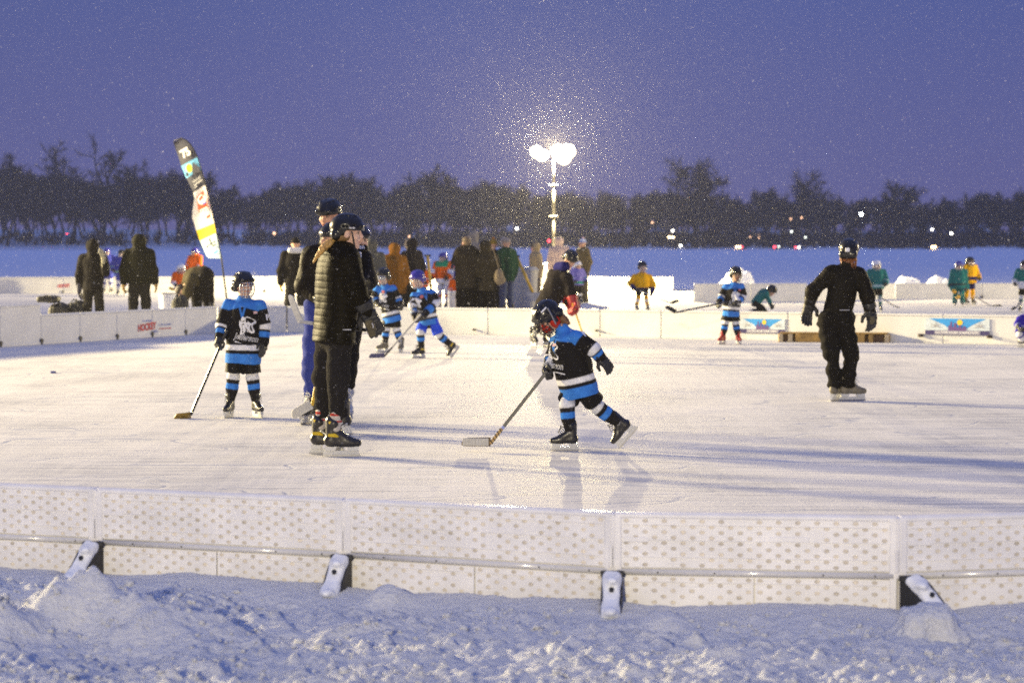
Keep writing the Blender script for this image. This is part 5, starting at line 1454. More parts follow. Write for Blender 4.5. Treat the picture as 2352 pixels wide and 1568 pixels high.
v, f_ = sdf([BX(g1 + (-.0, -.03, .0), (.026, .014, .034), .012), EL(g1 + (-.01, -.03, -.03), (.022, .014, .026))], .008, .02); new_obj('glove_palm', v, f_, PALM, P11['root'])

# ---- players on the rinks behind
ORG = np.array([.80, .13, .010]); YEL = np.array([.80, .42, .008]); TEAL = np.array([.012, .15, .145]); PURP = np.array([.035, .02, .30]); GRN = np.array([.02, .30, .14])
def kid(label, x, Y, H, yaw, top, legs=None, head=None, gloves=None, over=None, feet=None, group='young players on the rinks behind', s=None, **kw):
    J = stand(x, Y, H, yaw, arms=(.14, .14), wid=1.22, armf=kw.pop('armf', (.6, .6)), stance=kw.pop('stance', .07))
    hz = J['head'][2]; J['head'] = J['head'] - [0, 0, .01]
    J.update(over or {})
    return person(label, J, s or H / 1.72, yaw=yaw, group=group, top=dict(dict(kind='jersey', mat=CLOTH, sl=(.098, .092, .082), hem=.11, flare=.05, pad=.035, wr=.008, k=.9), **top), legs=legs or dict(kind='hockey', col=BLK, sock=sock2(BLK, WHT)), head=head or dict(), gloves=gloves, feet=feet, vox=.02, hs=1., **kw)
J_ = JP(57, dict(sha=(1457, 636), shb=(1492, 636), ela=(1447, 651), haa=(1458, 664, -.2), elb=(1501, 655), hab=(1497, 675, -.2)))
kid('child in a yellow jersey leaning on a stick behind the far boards', 1475, 57, 1.15, 15, dict(colfn=plain(YEL, None, NAVY, (.78, .9), .72)), dict(kind='hockey', col=BLK, sock=sock2(YEL, WHT)), dict(cage=CAGEM), over=J_, gloves=dict(mat=GLN), stance=.12)
stick('stick of the yellow jersey child, blade off to the right', px(1470, 668, 56.8), px(1544, 697, 56.5), px(1561, 691, 56.5), shaft=STGREY, blade=TAPEK, hgt=.07, up=(-.4, 0, .9))
J_ = JP(54, dict(head=(1772, 668), neck=(1764, 672), sha=(1752, 668, .15), shb=(1760, 674, -.15), ela=(1766, 690, .15), haa=(1772, 702, .1), elb=(1768, 692, -.15), hab=(1772, 704, -.15), hia=(1733, 694, .1), hib=(1736, 696, -.1), kna=(1756, 714, .1), knb=(1758, 716, -.1), ana=(1734, 714, .1), anb=(1736, 716, -.1)))
person('child in green jersey kneeling bent over beyond the board with the banner', J_, .7, yaw=88, pitch=45, group='young players on the rinks behind', top=dict(kind='jersey', mat=CLOTH, colfn=plain(TEAL, None, None), pad=.03, hem=.06), legs=dict(kind='hockey', col=BLK, sock=sock2(BLK, TEAL)), vox=.02, hs=.92, feet=dict(snap='', pa=80, pb=80))
kid('child in green jersey and white helmet behind the woman in black', 2013, 57, 1.17, 5, dict(colfn=plain(TEAL, np.array([.35, .5, .5]), None)), dict(kind='hockey', col=BLK, sock=sock2(TEAL, WHT)), dict(mat=PLW, cage=CAGEM))
stick('dark stick low beside the white helmeted child', px(2018, 680, 56.7), px(2056, 704, 56.5), px(2066, 709, 56.5), shaft=STK, blade=TAPEK)
J_ = JP(61.5, dict(ela=(2182, 654), haa=(2189, 668, -.2), elb=(2220, 660), hab=(2202, 682, -.3)))
kid('child in green with yellow gloves and blue helmet', 2202, 61.5, 1.12, -8, dict(colfn=plain(TEAL, BLK * 3, TEAL, (.72, .78), .9), hem=.22), dict(col=TEAL, r=(.12, .1, .095)), dict(mat=PLNAVY, cage=CAGEM), gloves=dict(mat=GLY, size=1.2), over=J_)
kid('child in yellow jersey and black helmet half hidden behind the green one', 2227, 63.5, 1.22, 25, dict(colfn=plain(YEL, NAVY, YEL, (.62, .8), .85)), dict(kind='hockey', col=NAVY, sock=sock2(YEL, YEL)), dict(cage=CAGEM))
stick('stick of the half hidden yellow child, blade at the right', px(2236, 679, 63), px(2281, 706, 62), px(2302, 703, 62), shaft=STK, blade=TAPEK, hgt=.07, up=(-.3, 0, .95))
kid('child in green and white jersey cut by the right edge, holding a stick', 2354, 57, 1.18, -30, dict(colfn=plain(TEAL, WHT, WHT, (.6, .9))), dict(kind='hockey', col=BLK, sock=sock2(WHT, TEAL)), dict(cage=CAGEM))
stick('dark stick slanting down at the right edge', px(2352, 680, 56.7), px(2333, 708, 56.5), px(2322, 711, 56.5), shaft=STK, blade=TAPEK)
J_ = JP(37.5, dict(head=(2372, 712), neck=(2362, 724), sha=(2342, 733, -.05), shb=(2376, 733, .1), ela=(2336, 745, -.1), haa=(2345, 756, -.2), elb=(2384, 750), hab=(2372, 762, -.1), hia=(2345, 752), hib=(2362, 752), kna=(2342, 768, -.05), knb=(2366, 770), ana=(2347, 783), anb=(2370, 783)))
person('child in purple at the right edge bending low near the boards', J_, .72, yaw=70, pitch=30, group='young players on the rinks behind', top=dict(kind='jersey', mat=CLOTH, colfn=plain(PURP, np.array([.3, .3, .5]), None), pad=.03, hem=.08), legs=dict(kind='hockey', col=PURP, sock=sock2(WHT, PURP)), vox=.016, hs=.92)

# ---- spectators and players at the left
Y = 44.6
def adult(label, x, Y, H, yaw, top, head=None, gloves=None, legs=None, over=None, vox=.02, group='spectators standing between the rinks', **kw):
    J = stand(x, Y, H, yaw, arms=kw.pop('arms', (.10, .10)), wid=kw.pop('wid', 1.), armf=kw.pop('armf', (0., 0.)), lean=kw.pop('lean', 0.))
    J.update(over or {})
    return person(label, J, H / 1.76, yaw=kw.pop('hyaw', yaw), group=group, top=dict(dict(kind='coat', pad=.035, sl=(.088, .08, .068), hem=.10, k=.75, wr=.009, mat=CLOTH), **top), legs=legs or dict(col=np.array([.016, .015, .014]), r=(.11, .09, .08)), head=head or dict(kind='hair', col=np.array([.03, .02, .015])), gloves=dict(dict(kind='thin', mat=GLN), **(gloves or {})), feet=dict(kind='boot'), vox=vox, hs=1., **kw)
DK = np.array([.007, .006, .007]); OLVD = np.array([.010, .010, .006])
J_ = JP(Y - .1, dict(elb=(243, 625, -.1), hab=(238, 597, -.25)))
adult('hooded adult in dark clothes raising a grey mitten at the left', 214, Y, 1.66, 172, dict(col=DK, hood=1.0, hem=.16), over=J_, gloves=dict(matb=GLG, size=1.9, mata=GLN), vox=.018)
adult('broad adult in dark olive hooded coat with ochre gloves at the left', 320, Y, 1.76, 176, dict(col=OLVD, hood=1.05, hem=.07, wmul=1.12, pad=.04), gloves=dict(mat=GLT, size=1.25), vox=.018, arms=(.12, .12), wid=1.0)
J_ = JP(46.5, dict(head=(417, 668), neck=(424, 652), sha=(432, 636, .18), shb=(440, 640, -.18), ela=(424, 668, .2), haa=(420, 692, .15), elb=(430, 672, -.2), hab=(424, 694, -.2), hia=(466, 630, .1), hib=(472, 632, -.1), kna=(452, 682, .12), knb=(478, 684, -.12), ana=(455, 735, .1), anb=(482, 735, -.1)))
person('adult bent double in an olive coat and black trousers left of the flag', J_, 1.02, yaw=-90, pitch=60, group='spectators standing between the rinks', top=dict(kind='coat', col=np.array([.055, .047, .028]), pad=.05, hem=.06, k=.85, mat=CLOTH, sl=(.1, .09, .07)), legs=dict(col=DK, r=(.15, .11, .09)), head=dict(kind='hair', col=np.array([.03, .02, .015])), gloves=dict(kind='thin', mat=GLN), feet=dict(kind='boot'), vox=.02)
NB = np.array([.04, .05, .32])
kid('child in navy and green jersey partly hidden behind the hooded adult', 247, 78, 1.44, -10, dict(colfn=plain(NB, np.array([.5, .6, .4]), NB)), dict(kind='hockey', col=NB, sock=sock2(WHT, NB)), dict(mat=PLNAVY, cage=CAGEM))
kid('child in navy and green jersey facing us between the two dark adults', 280, 75, 1.40, -5, dict(colfn=plain(NB, np.array([.25, .45, .3]), NB)), dict(kind='hockey', col=NB, sock=sock2(WHT, NB)), dict(cage=CAGEM))
kid('child in orange with white helmet crouching left of the bent adult', 415, 60, 1.05, 20, dict(colfn=plain(ORG, WHT, WHT)), None, dict(mat=PLW, cage=CAGEM))
stick('stick with a yellowish blade left of the bent adult', px(412, 655, 59.7), px(398, 667, 59.7), px(386, 662, 59.7), shaft=mat('stick_red', (.4, .03, .03), rough=.4), blade=STY)
kid('child in orange and white jersey above the bent adult\'s back', 449, 75, 1.46, -40, dict(colfn=plain(ORG, WHT, ORG)), dict(kind='hockey', col=WHT, sock=sock2(ORG, WHT)), dict(mat=PLNAVY, cage=CAGEM))
# ---- spectators in the middle
FUR = np.array([.46, .38, .26])
adult('adult in black with white collar and yellow gloves left of the coaches', 679, 45.5, 1.72, 178, dict(col=DK, hem=.02), dict(kind='hat', col=BLK, up=.03), gloves=dict(mat=GLY, size=1.2), vox=.018)
mbw = sdf([RC(px(667, 575, 45.3), px(691, 575, 45.3), .055, .055)], .016, 0)
cr_ = [o for o in bpy.data.objects if o.get('label', '').startswith('adult in black with white collar')][0]
new_obj('collar', mbw[0] - np.array(cr_.location), mbw[1], FLEECE, cr_, cols=np.tile([.6, .6, .62], (len(mbw[0]), 1)))
adult('adult in a grey hooded coat right of the quilted jacket woman', 853, 46.5, 1.68, 160, dict(col=np.array([.085, .085, .078]), hood=1.0, hem=.2))
adult('person in a long brown hooded coat behind the children', 906, 50, 1.60, 200, dict(col=np.array([.22, .092, .012]), hood=1.0, hem=.30, wmul=1.12, flare=.08))
adult('adult in dark coat with pale fur hood right of the brown coat', 946, 52, 1.70, 220, dict(col=DK * 2.5, hood=1.0, hem=.2), dict(kind='hair', col=np.array([.1, .06, .03]), fur=FUR))
kid('small child in orange with white helmet behind the blue helmeted child', 970, 62, 1.08, -20, dict(colfn=plain(ORG, WHT, ORG)), None, dict(mat=PLW, cage=CAGEM))
kid('child in orange jersey with green shoulders and white trim in the middle', 1019, 60, 1.36, -30, dict(colfn=lambda tg, a, t, v, o: np.where(((t < 0) & (a < .2))[:, None], GRN, np.where(((t < 0) & (a > .78))[:, None] | ((t > .3) & (t < .75))[:, None], WHT, ORG))), dict(kind='hockey', col=WHT, sock=sock2(WHT, ORG)), dict(mat=PLNAVY, cage=CAGEM))
kid('child in grey and orange half behind the large dark coat', 1047, 62, 1.28, 20, dict(colfn=plain(np.array([.3, .3, .3]), ORG, ORG)), dict(kind='hockey', col=BLK, sock=sock2(ORG, WHT)), dict(cage=CAGEM))
J_ = JP(50, dict(ela=(1048, 590, -.1), haa=(1040, 608, -.2)))
adult('large adult in a long dark coat in the middle of the crowd', 1072, 50, 1.76, 215, dict(col=np.array([.034, .027, .018]), hem=.25, wmul=1.2, pad=.05), dict(kind='hair', col=np.array([.16, .11, .06])), over=J_, legs=dict(col=DK, r=(.13, .12, .11)))
adult('tall adult with a pale scarf behind the large dark coat', 1087, 53, 1.88, 150, dict(col=np.array([.24, .22, .20]), hood=.95, hem=.2))
adult('person in dark fur trimmed coat carrying a pale shoulder bag', 1115, 50, 1.64, 185, dict(col=np.array([.042, .034, .020]), hood=1.0, hem=.25, wmul=1.08), dict(kind='hair', col=np.array([.1, .07, .04]), fur=FUR * 1.3), legs=dict(col=DK, r=(.13, .12, .11)))
adult('adult in mustard hat with pompom behind the shoulder bag person', 1133, 54, 1.70, 185, dict(col=DK * 1.5), dict(kind='hat', col=np.array([.30, .20, .04]), pom=True, pomcol=np.array([.40, .18, .05])))
adult('adult in dark green coat with a grey fur hood', 1164, 54, 1.74, 230, dict(col=np.array([.018, .060, .032]), hem=.16, wmul=1.05), dict(kind='hat', col=np.array([.34, .30, .26]), fur=np.array([.40, .36, .33])), legs=dict(col=np.array([.10, .12, .18]), r=(.1, .085, .075)))
adult('adult in beige hooded jacket leaning over the bins', 1234, 60, 1.62, -70, dict(col=np.array([.40, .31, .17]), hood=.95, hem=.1, wmul=1.05), lean=.03, legs=dict(col=np.array([.2, .16, .1]), r=(.11, .09, .08)))
adult('adult in pale pink hooded coat behind the floodlight mast', 1284, 70, 1.78, 170, dict(col=np.array([.44, .34, .32]), hood=1.05, hem=.2))
adult('adult in olive coat and striped pompom hat at the end of the crowd', 1339, 66, 1.74, -60, dict(col=np.array([.13, .10, .048]), hem=.22), dict(kind='hat', col=np.array([.5, .58, .75]), band=np.array([.25, .3, .55]), pom=True, pomcol=np.array([.7, .5, .5])), legs=dict(col=np.array([.12, .1, .06]), r=(.1, .09, .08)), skin=np.array([.6, .36, .24]))
kid('small orange player with white helmet sitting at the crowd\'s feet', 1109, 50.5, .94, 10, dict(colfn=plain(ORG, None, ORG)), None, dict(mat=PLW, cage=CAGEM))
kid('small orange player with white helmet beside the white goalie pads', 1052, 53, .96, 10, dict(colfn=plain(ORG, WHT, ORG)), None, dict(mat=PLNAVY, cage=CAGEM))
kid('small child in purple and green beside the olive coat', 1326, 64, 1.10, 30, dict(colfn=plain(np.array([.2, .18, .5]), GRN, None)), None, dict(mat=PLW))
print("T people", time.time()-T0_)
# ================================================================== things standing, lying and hanging about
def on_board(x, y, p, q, off=.0):
    """point where the sight line through (x, y) meets the rink side of the board from p to q"""
    d = nrm([q[0] - p[0], q[1] - p[1], 0]); nn = np.array([-d[1], d[0], 0]); o = np.array([p[0], p[1], 0]) + nn * off
    r_ = ray(x, y); c = np.array([0, 0, CAMH]); t = ((o - c) @ nn) / (r_ @ nn); return c + r_ * t
# ---- feather flag
FNAVY = mat('flag_navy', (.022, .024, .05), rough=.8); FBLUE = mat('flag_blue', (.10, .36, .62), rough=.8); FWHITE = mat('flag_white', (.72, .70, .68), rough=.8); FYEL = mat('flag_yellow', (.68, .52, .01), rough=.8); FPALE = mat('flag_pale_blue', (.50, .64, .72), rough=.8)
FY = 46.0
def fp(cx, cy, dy=0.):
    # the cloth swings back from its pole towards the left
    dy = dy + .62 * max(0., np.interp(cy, [q[1] for q in Rq], [q[0] for q in Rq]) - cx) * FY / FPX * .2265
    return px(367.4 + cx * .2265, 306.2 + cy * .2265, FY + dy)
fb = px(529, 753, FY); fb[2] = 0
froot = empty('feather_flag', fb, 'tall leaning feather flag printed 75 with a sun, white and yellow bands', 'flag')
Lq = [(138, 92), (140, 110), (160, 165), (180, 222), (215, 330), (258, 440), (300, 520), (338, 600), (350, 660), (332, 760), (325, 850), (365, 980), (400, 1080), (448, 1190), (470, 1235), (492, 1262)]
Rq = [(215, 48), (262, 70), (300, 108), (335, 158), (375, 240), (410, 350), (434, 440), (455, 520), (480, 610), (502, 700), (525, 800), (548, 905), (566, 1000), (592, 1130), (606, 1200), (620, 1270)]
n_t, n_u = 150, 18
ts = np.linspace(0, 1, n_t); tk = np.linspace(0, 1, len(Lq))
Lx = np.stack([np.interp(ts, tk, [q[i] for q in Lq]) for i in (0, 1)], 1); Rx = np.stack([np.interp(ts, tk, [q[i] for q in Rq]) for i in (0, 1)], 1)
fv = []; ff = []; fm = []
for side in (0, 1):
    for i in range(n_t):
        for j in range(n_u):
            u = j / (n_u - 1); c = Lx[i] * (1 - u) + Rx[i] * u
            fv.append(fp(c[0], c[1], .05 * math.sin(ts[i] * 9 + u * 2.5) * (1 - u) + side * .004) - fb)
for side in (0, 1):
    o = side * n_t * n_u
    for i in range(n_t - 1):
        for j in range(n_u - 1):
            a = o + i * n_u + j; q = (a, a + n_u, a + n_u + 1, a + 1); ff.append(q if side == 0 else q[::-1])
            t = ts[i]
            fm.append(0 if t < .265 else 1 if t < .335 else 0 if t < .475 else 2 if t < .735 else 3 if t < .802 else 4)
# zones follow the printed bands (row index -> material)
tz = {4 / 15: 0}
fm = []
bands = [(0, 4.0 / 15, 0), (4.0 / 15, 5.2 / 15, 1), (5.2 / 15, 7.0 / 15, 0), (7.0 / 15, 11 / 15, 2), (11 / 15, 12 / 15, 3), (12 / 15, 1.01, 4)]
for side in (0, 1):
    for i in range(n_t - 1):
        for j in range(n_u - 1):
            t = ts[i]; fm.append([b_[2] for b_ in bands if b_[0] <= t < b_[1]][0])
new_obj('flag_cloth', fv, ff, [FNAVY, FBLUE, FWHITE, FYEL, FPALE], froot, smooth=True, midx=fm)
pm = MB(); pts = [fb + (0, .02, 0)] + [fp(q[0] + 4, q[1], .012) for q in reversed(Rq)] + [fp(150, 72, .012), fp(136, 92, .012)]
pm.tube([p - fb for p in pts], [.020, .016] + [.013] * (len(pts) - 6) + [.009, .008, .007, .006], 8); pm.build('pole', BLACKP, froot, smooth=True)
st = MB(); st.bbox((0, .02, .01), (.22, .03, .012), .005); st.bbox((0, .02, .012), (.03, .22, .012), .005); st.build('ground_stand', BLACKP, froot)
def fdec(name, polys, m, dy=-.058):
    mb = MB()
    for pl in polys: mb.add([fp(a, b, dy) - fb for a, b in pl], [list(range(len(pl)))])
    return mb.build(name, m, froot)
def fell(cx, cy, rx, ry, rot=0, n=18): return [(cx + rx * math.cos(t) * math.cos(rot) - ry * math.sin(t) * math.sin(rot), cy + rx * math.cos(t) * math.sin(rot) + ry * math.sin(t) * math.cos(rot)) for t in [2 * math.pi * i / n for i in range(n)]]
def ftext(name, s, cx, cy, w, h, rot, m, bold=.03, dy=-.062):
    t_ = MB(); flat_text(t_, s, (0, 0, 0), (1, 0, 0), (0, 1, 0), h, 0, bold, w, 0, rot)
    mb = MB(); mb.add([fp(cx + v[0], cy - v[1], dy) - fb for v in t_.v], t_.f); return mb.build(name, m, froot)
ftext('number', '75', 258, 198, 96, 92, -.38 + .9, WHITEM, .05)
fdec('sun', [fell(296, 356, 30, 44, -.15)], mat('flag_sun', (.78, .60, .01), rough=.8))
fdec('skyline', [[(330, 300), (348, 292), (372, 400), (330, 424)], [(352, 330), (368, 300), (396, 396), (372, 404)], [(380, 340), (396, 334), (410, 392), (394, 398)], [(262, 400), (284, 400), (292, 432), (266, 440)]], FNAVY, -.060)
for k, (cx, cy, w) in enumerate([(372, 470, 120), (385, 500, 128), (362, 540, 50)]): ftext('print_line', ['POND HOCKEY', 'CHAMPIONSHIPS', '2024'][k] if k < 2 else 'U.S.', cx, cy, w * .8, 24, .62, GREYM, .03)
fdec('red_badge', [[(372, 650), (440, 578), (486, 752), (392, 806)]], mat('flag_red', (.66, .045, .01), rough=.8))
fdec('badge_ring', [fell(424, 672, 44, 52, .2)], FWHITE, -.064); fdec('badge_arrow', [[(392, 660), (432, 622), (440, 690), (428, 652), (404, 690)]], MATS['flag_red'], -.068)
fdec('badge_swoosh', [[(412, 690), (440, 706), (468, 690), (466, 706), (442, 722), (416, 706)]], BLUEM, -.068); fdec('badge_strip', [[(398, 782), (476, 742), (480, 754), (402, 794)]], FWHITE, -.066)
fdec('red_square', [[(470, 845), (508, 815), (514, 845), (476, 868)]], MATS['flag_red'])
for a, b in ((430, 838), (432, 880)): fdec('grey_line', [[(a - 34, b + 12), (a + 34, b - 18), (a + 34, b - 11), (a - 34, b + 19)]], GREYM)
fdec('crossed_sticks', [[(468, 1148), (556, 1090), (560, 1097), (474, 1156)], [(490, 1070), (500, 1066), (546, 1146), (534, 1150)], [(505, 1050), (513, 1050), (520, 1130), (510, 1130)], [(468, 1148), (470, 1160), (492, 1156), (490, 1148)], [(540, 1140), (560, 1120), (566, 1126), (546, 1152)]], INKM)
fdec('pale_mark', [fell(566, 1204, 32, 12, -.5)], FBLUE)

# ---- banners on the far boards
SGB = mat('banner_sky', (.03, .30, .72), rough=.6); SGP = mat('banner_pale', (.58, .66, .72), rough=.6); SGN = mat('banner_navy', (.045, .035, .14), rough=.6); SGT = mat('banner_towers', (.13, .07, .24), rough=.6); SGY = mat('banner_sun', (.78, .55, .02), rough=.6)
def banner(x0, x1, yt, yb, label):
    E, Fp, G = FARL[5], FARL[6], FARL[7]
    xm = (x0 + x1) / 2; seg = (E, Fp) if px(xm, 700, 40)[0] < Fp[0] else (Fp, G)
    A = on_board(x0, yb, *seg, off=-.006); B = on_board(x1, yb, *seg, off=-.006); T = on_board(x0, yt, *seg, off=-.006)
    B[2] = A[2]; u = B - A; W = np.linalg.norm(u); u = u / W; H = T[2] - A[2]; nn = np.array([u[1], -u[0], 0])
    root = empty('banner', A, label, 'banner', 'banners on the far boards')
    def sh(name, polys, m, k):
        mb = MB()
        for pl in polys: mb.add([u * W * a + np.array([0, 0, 1]) * H * b + nn * (.004 + .003 * k) for a, b in pl], [list(range(len(pl)))])
        return mb.build(name, m, root)
    sheet = MB(); R = np.array([u, nn, (0, 0, 1)]); sheet.bbox(u * W / 2 + np.array([0, 0, H / 2]), (W / 2, .003, H / 2), .001, R); so = sheet.build('sheet', SGP, root)
    sh('sky_print', [[(.06, .985), (.30, .60), (.36, .42), (.66, .42), (.74, .62), (.95, .985)]], SGB, 0)
    sh('sun', [[(.54 + .045 * math.cos(t), .76 + .175 * math.sin(t)) for t in np.linspace(0, 2 * math.pi, 19)[:-1]]], SGY, 1)
    sh('skyline', [[(.36, .25), (.36, .55), (.395, .60), (.395, .80), (.42, .80), (.42, .48), (.45, .48), (.45, .70), (.475, .74), (.49, .70), (.49, .45), (.52, .45), (.525, .58), (.56, .62), (.565, .42), (.59, .42), (.595, .56), (.635, .50), (.64, .25)]], SGT, 2)
    sh('title_strip', [[(0, .0), (1, .0), (1, .27), (0, .27)]], SGN, 2)
    sh('title_plate', [[(.15, .03), (.86, .03), (.86, .26), (.15, .26)]], mat('banner_plate', (.30, .29, .38), rough=.6), 3)
    for cx in (.16, .84):
        sh('crossed_sticks', [[(cx - .075, .62), (cx + .07, .42), (cx + .085, .46), (cx - .065, .66)], [(cx + .075, .62), (cx - .07, .42), (cx - .085, .46), (cx + .065, .66)], [(cx - .006, .80), (cx + .006, .80), (cx + .006, .44), (cx - .006, .44)]], INKM if cx > 2 else GREYM, 2)
    mb = MB(); flat_text(mb, 'U.S. POND HOCKEY CHAMPIONSHIPS', u * W * .505 + np.array([0, 0, H * .145]) + nn * .017, u, np.array([0, 0, 1.]), H * .13, 0, .03, W * .66); mb.build('lettering', WHITEM, root)
banner(1700, 1803, 731, 764, 'skyline and sun banner beside the child with red laced skates')
banner(2125, 2273, 730, 768, 'wide skyline and sun banner near the right edge')
# ---- print on the left boards
def board_print(label, seg, x, y, w_px, h_px, red, extra=True):
    A = on_board(x, y, *seg, off=.001); d = nrm([seg[1][0] - seg[0][0], seg[1][1] - seg[0][1], 0]); nn = np.array([d[1], -d[0], 0])
    k = A[1] / FPX; fs = 1 / abs(d[0]) * .93
    root = empty('board_sticker', A, label, 'sticker', 'stickers on the boards')
    mb = MB(); flat_text(mb, 'HOCKEY', nn * .004, d, np.array([0, 0, 1.]), h_px * k, 0, .035, w_px * k * fs, .12, .06); mb.build('red_word', REDM, root)
    if extra:
        mb = MB(); flat_text(mb, 'U.S. POND', d * (.0) + np.array([0, 0, h_px * k * .78]) + nn * .004, d, np.array([0, 0, 1.]), h_px * k * .26, 0, .02, w_px * k * fs * .5); mb.build('blue_word', BLUEM, root)
        mb = MB(); flat_text(mb, '.com', d * w_px * k * fs * .42 + np.array([0, 0, -h_px * k * .72]) + nn * .004, d, np.array([0, 0, 1.]), h_px * k * .3, 0, .02, w_px * k * fs * .28); mb.build('blue_suffix', BLUEM, root)
        c = d * w_px * k * fs * .98
        mb = MB(); flat_text(mb, 'U.S. POND HOCKEY', c + np.array([0, 0, h_px * k * .15]) + nn * .004, d, np.array([0, 0, 1.]), h_px * k * .22, 0, .02, w_px * k * fs * .72); mb.build('blue_line', BLUEM, root)
        mb = MB(); flat_text(mb, 'CHAMPIONSHIPS', c + np.array([0, 0, -h_px * k * .38]) + nn * .004, d, np.array([0, 0, 1.]), h_px * k * .2, 0, .02, w_px * k * fs * .66); mb.build('red_line', REDM, root)
board_print('red HOCKEY lettering with small blue lines on the left boards', (FARL[1], FARL[2]), 338, 750, 34, 17, True)
board_print('faint red lettering on the boards far at the left', ((-16.7, 78), (-6, 80)), 147, 656, 30, 8, True, False)

# ---- low wooden goal
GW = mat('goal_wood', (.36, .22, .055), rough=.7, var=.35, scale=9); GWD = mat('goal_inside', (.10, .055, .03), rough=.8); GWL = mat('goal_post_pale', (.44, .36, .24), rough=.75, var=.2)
c = px(1915, 785.5, 39.3); c[2] = 0
g = empty('wooden_goal', c, 'long low wooden box goal behind the woman in black', 'goal'); g.rotation_euler = (0, 0, RAD(-10))
def gpart(name, cc, hh, m): mb = MB(); mb.bbox(cc, hh, .005); return mb.build(name, m, g)
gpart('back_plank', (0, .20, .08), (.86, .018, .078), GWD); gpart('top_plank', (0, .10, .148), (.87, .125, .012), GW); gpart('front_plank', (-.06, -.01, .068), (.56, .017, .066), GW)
for xx, m in ((-.855, GWL), (-.70, GWL), (.60, GW), (.855, GWL)): gpart('post', (xx, -.012, .069), (.035, .019, .067), m)
for xx in (-.888, .888): gpart('end_plank', (xx, .1, .069), (.014, .11, .067), GW)
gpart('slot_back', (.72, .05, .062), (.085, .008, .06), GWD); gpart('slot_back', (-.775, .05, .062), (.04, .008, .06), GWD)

# ---- pucks and rubber blocks
PUB = mat('puck_blue', (.03, .05, .22), rough=.6)
for x, y, lb in ((122, 857, 'blue puck lying alone on the bright ice at the left'), (2138, 774, 'blue puck lying under the wide banner')):
    c = gnd(x, y); root = empty('puck', c, lb, 'puck', 'pucks on the ice')
    mb = MB(); mb.tube([(0, 0, .001), (0, 0, .004), (0, 0, .022), (0, 0, .026)], [.034, .038, .038, .034], 24); o_ = mb.build('disc', PUB, root)
for x, y, w, lb in ((2115, 770, .045, 'dark rubber block at the foot of the boards left of the wide banner'), (2273, 773, .045, 'dark rubber block at the foot of the boards right of the wide banner'), (1089, 757, .032, 'small brown latch on the boards right of the children'), (1370, 759, .03, 'small brown latch on the boards beyond the skating child')):
    segs = list(zip(FARL[2:-1], FARL[3:])); seg = [s for s in segs if s[0][0] <= px(x, y, 40.5)[0] <= s[1][0]][0]
    c = on_board(x, y, *seg, off=-.03); root = empty('board_latch', c, lb, 'board latch', 'latches along the far boards')
    mb = MB(); mb.bbox((0, 0, .0), (w, .03, w * .55), .012); mb.bbox((0, -.02, .0), (w * .5, .02, w * .3), .006); mb.build('block', mat('latch_brown', (.05, .035, .03), rough=.7), root)
# ---- bags
BAGM = mat('bag_black', (.012, .012, .013), rough=.7, var=.3, bump=.5, bscale=20)
def bag(x0, x1, yt, yb, Y, label, dome=.5):
    a, b2 = px(x0, yt, Y), px(x1, yt, Y); zb = max(0, px(x0, yb, Y)[2]); c = np.array([(a[0] + b2[0]) / 2, Y, zb]); w = (b2[0] - a[0]) / 2; h = (a[2] - zb)
    root = empty('equipment_bag', c, label, 'bag', 'gear bags by the left boards')
    v, f = sdf([BX((0, 0, h * .46), (w * .95, .20, h * .46), min(h, .3) * .35), EL((w * .2, 0, h * .6), (w * dome + .05, .18, h * .42))], .018, .04); v = v + vnormals(v, f) * (.018 * vnoise(v * 9 + x0))[:, None]
    new_obj('sack', v, f, BAGM, root)
    for s in (-1, 1):
        mb = MB(); mb.tube([(s * w * .35, -.19, h * .5), (s * w * .3, -.22, h * .95), (s * w * .1, -.16, h * 1.05), (0, -.1, h * 1.0)], .012, 6); mb.build('strap', BLACKP, root, smooth=True)
bag(110, 162, 694, 760, 44.4, 'black gear bag at the left end, under the long one')
bag(87, 138, 679, 694, 44.4, 'long flat black bag lying on top at the left end', .2)
bag(148, 204, 690, 760, 44.8, 'round black bag heap beside the hooded adult')
bag(394, 432, 676, 760, 45.6, 'black bag hanging over the boards below the bent adult')
bag(478, 494, 697, 760, 45.8, 'small black bag behind the spotted jersey child\'s shoulder')
c = px(384, 700, 48); c[2] = 0
root = empty('bucket', c, 'off white bucket left of the bent adult', 'bucket'); mb = MB(); mb.tube([(0, 0, 0), (0, 0, .62)], [.14, .17], 20); mb.build('pail', SNOWC, root); mb = MB(); mb.tube([(0, 0, .60), (0, 0, .63)], [.178, .178], 20); mb.build('rim', GREYM, root)
# ---- bins, shovels and pads among the crowd
BIN = mat('bin_grey', (.42, .41, .37), rough=.6, var=.12)
for x, lb in ((1187, 'pale grey bin left of the yellow handled shovel'), (1212, 'pale grey bin under the yellow shovel handle')):
    c = px(x, 700, 58); c[2] = 0; root = empty('bin', c, lb, 'bin', 'bins by the floodlight mast')
    mb = MB(); mb.tube([(0, 0, 0), (0, 0, .95)], [.20, .25], 20); mb.build('barrel', BIN, root); mb = MB(); mb.tube([(0, 0, .95), (0, 0, .98), (0, 0, 1.05)], [.27, .27, .20], 20); mb.build('lid', BIN, root)
def shovel(p, q, label):
    p, q = np.asarray(p), np.asarray(q); base = q.copy(); root = empty('snow_shovel', base, label, 'shovel', 'snow shovels in the crowd')
    mb = MB(); mb.tube([(0, 0, 0), p - base], .034, 8); mb.build('handle', STY, root, smooth=True)
    mb = MB(); mb.bbox((0, -.05, -.10), (.17, .02, .10), .01); mb.build('blade', STGREY, root)
    gq = MB(); gq.tube([p - base - (.08, 0, 0), p - base + (.08, 0, 0)], .025, 8); gq.build('grip', BLACKP, root)
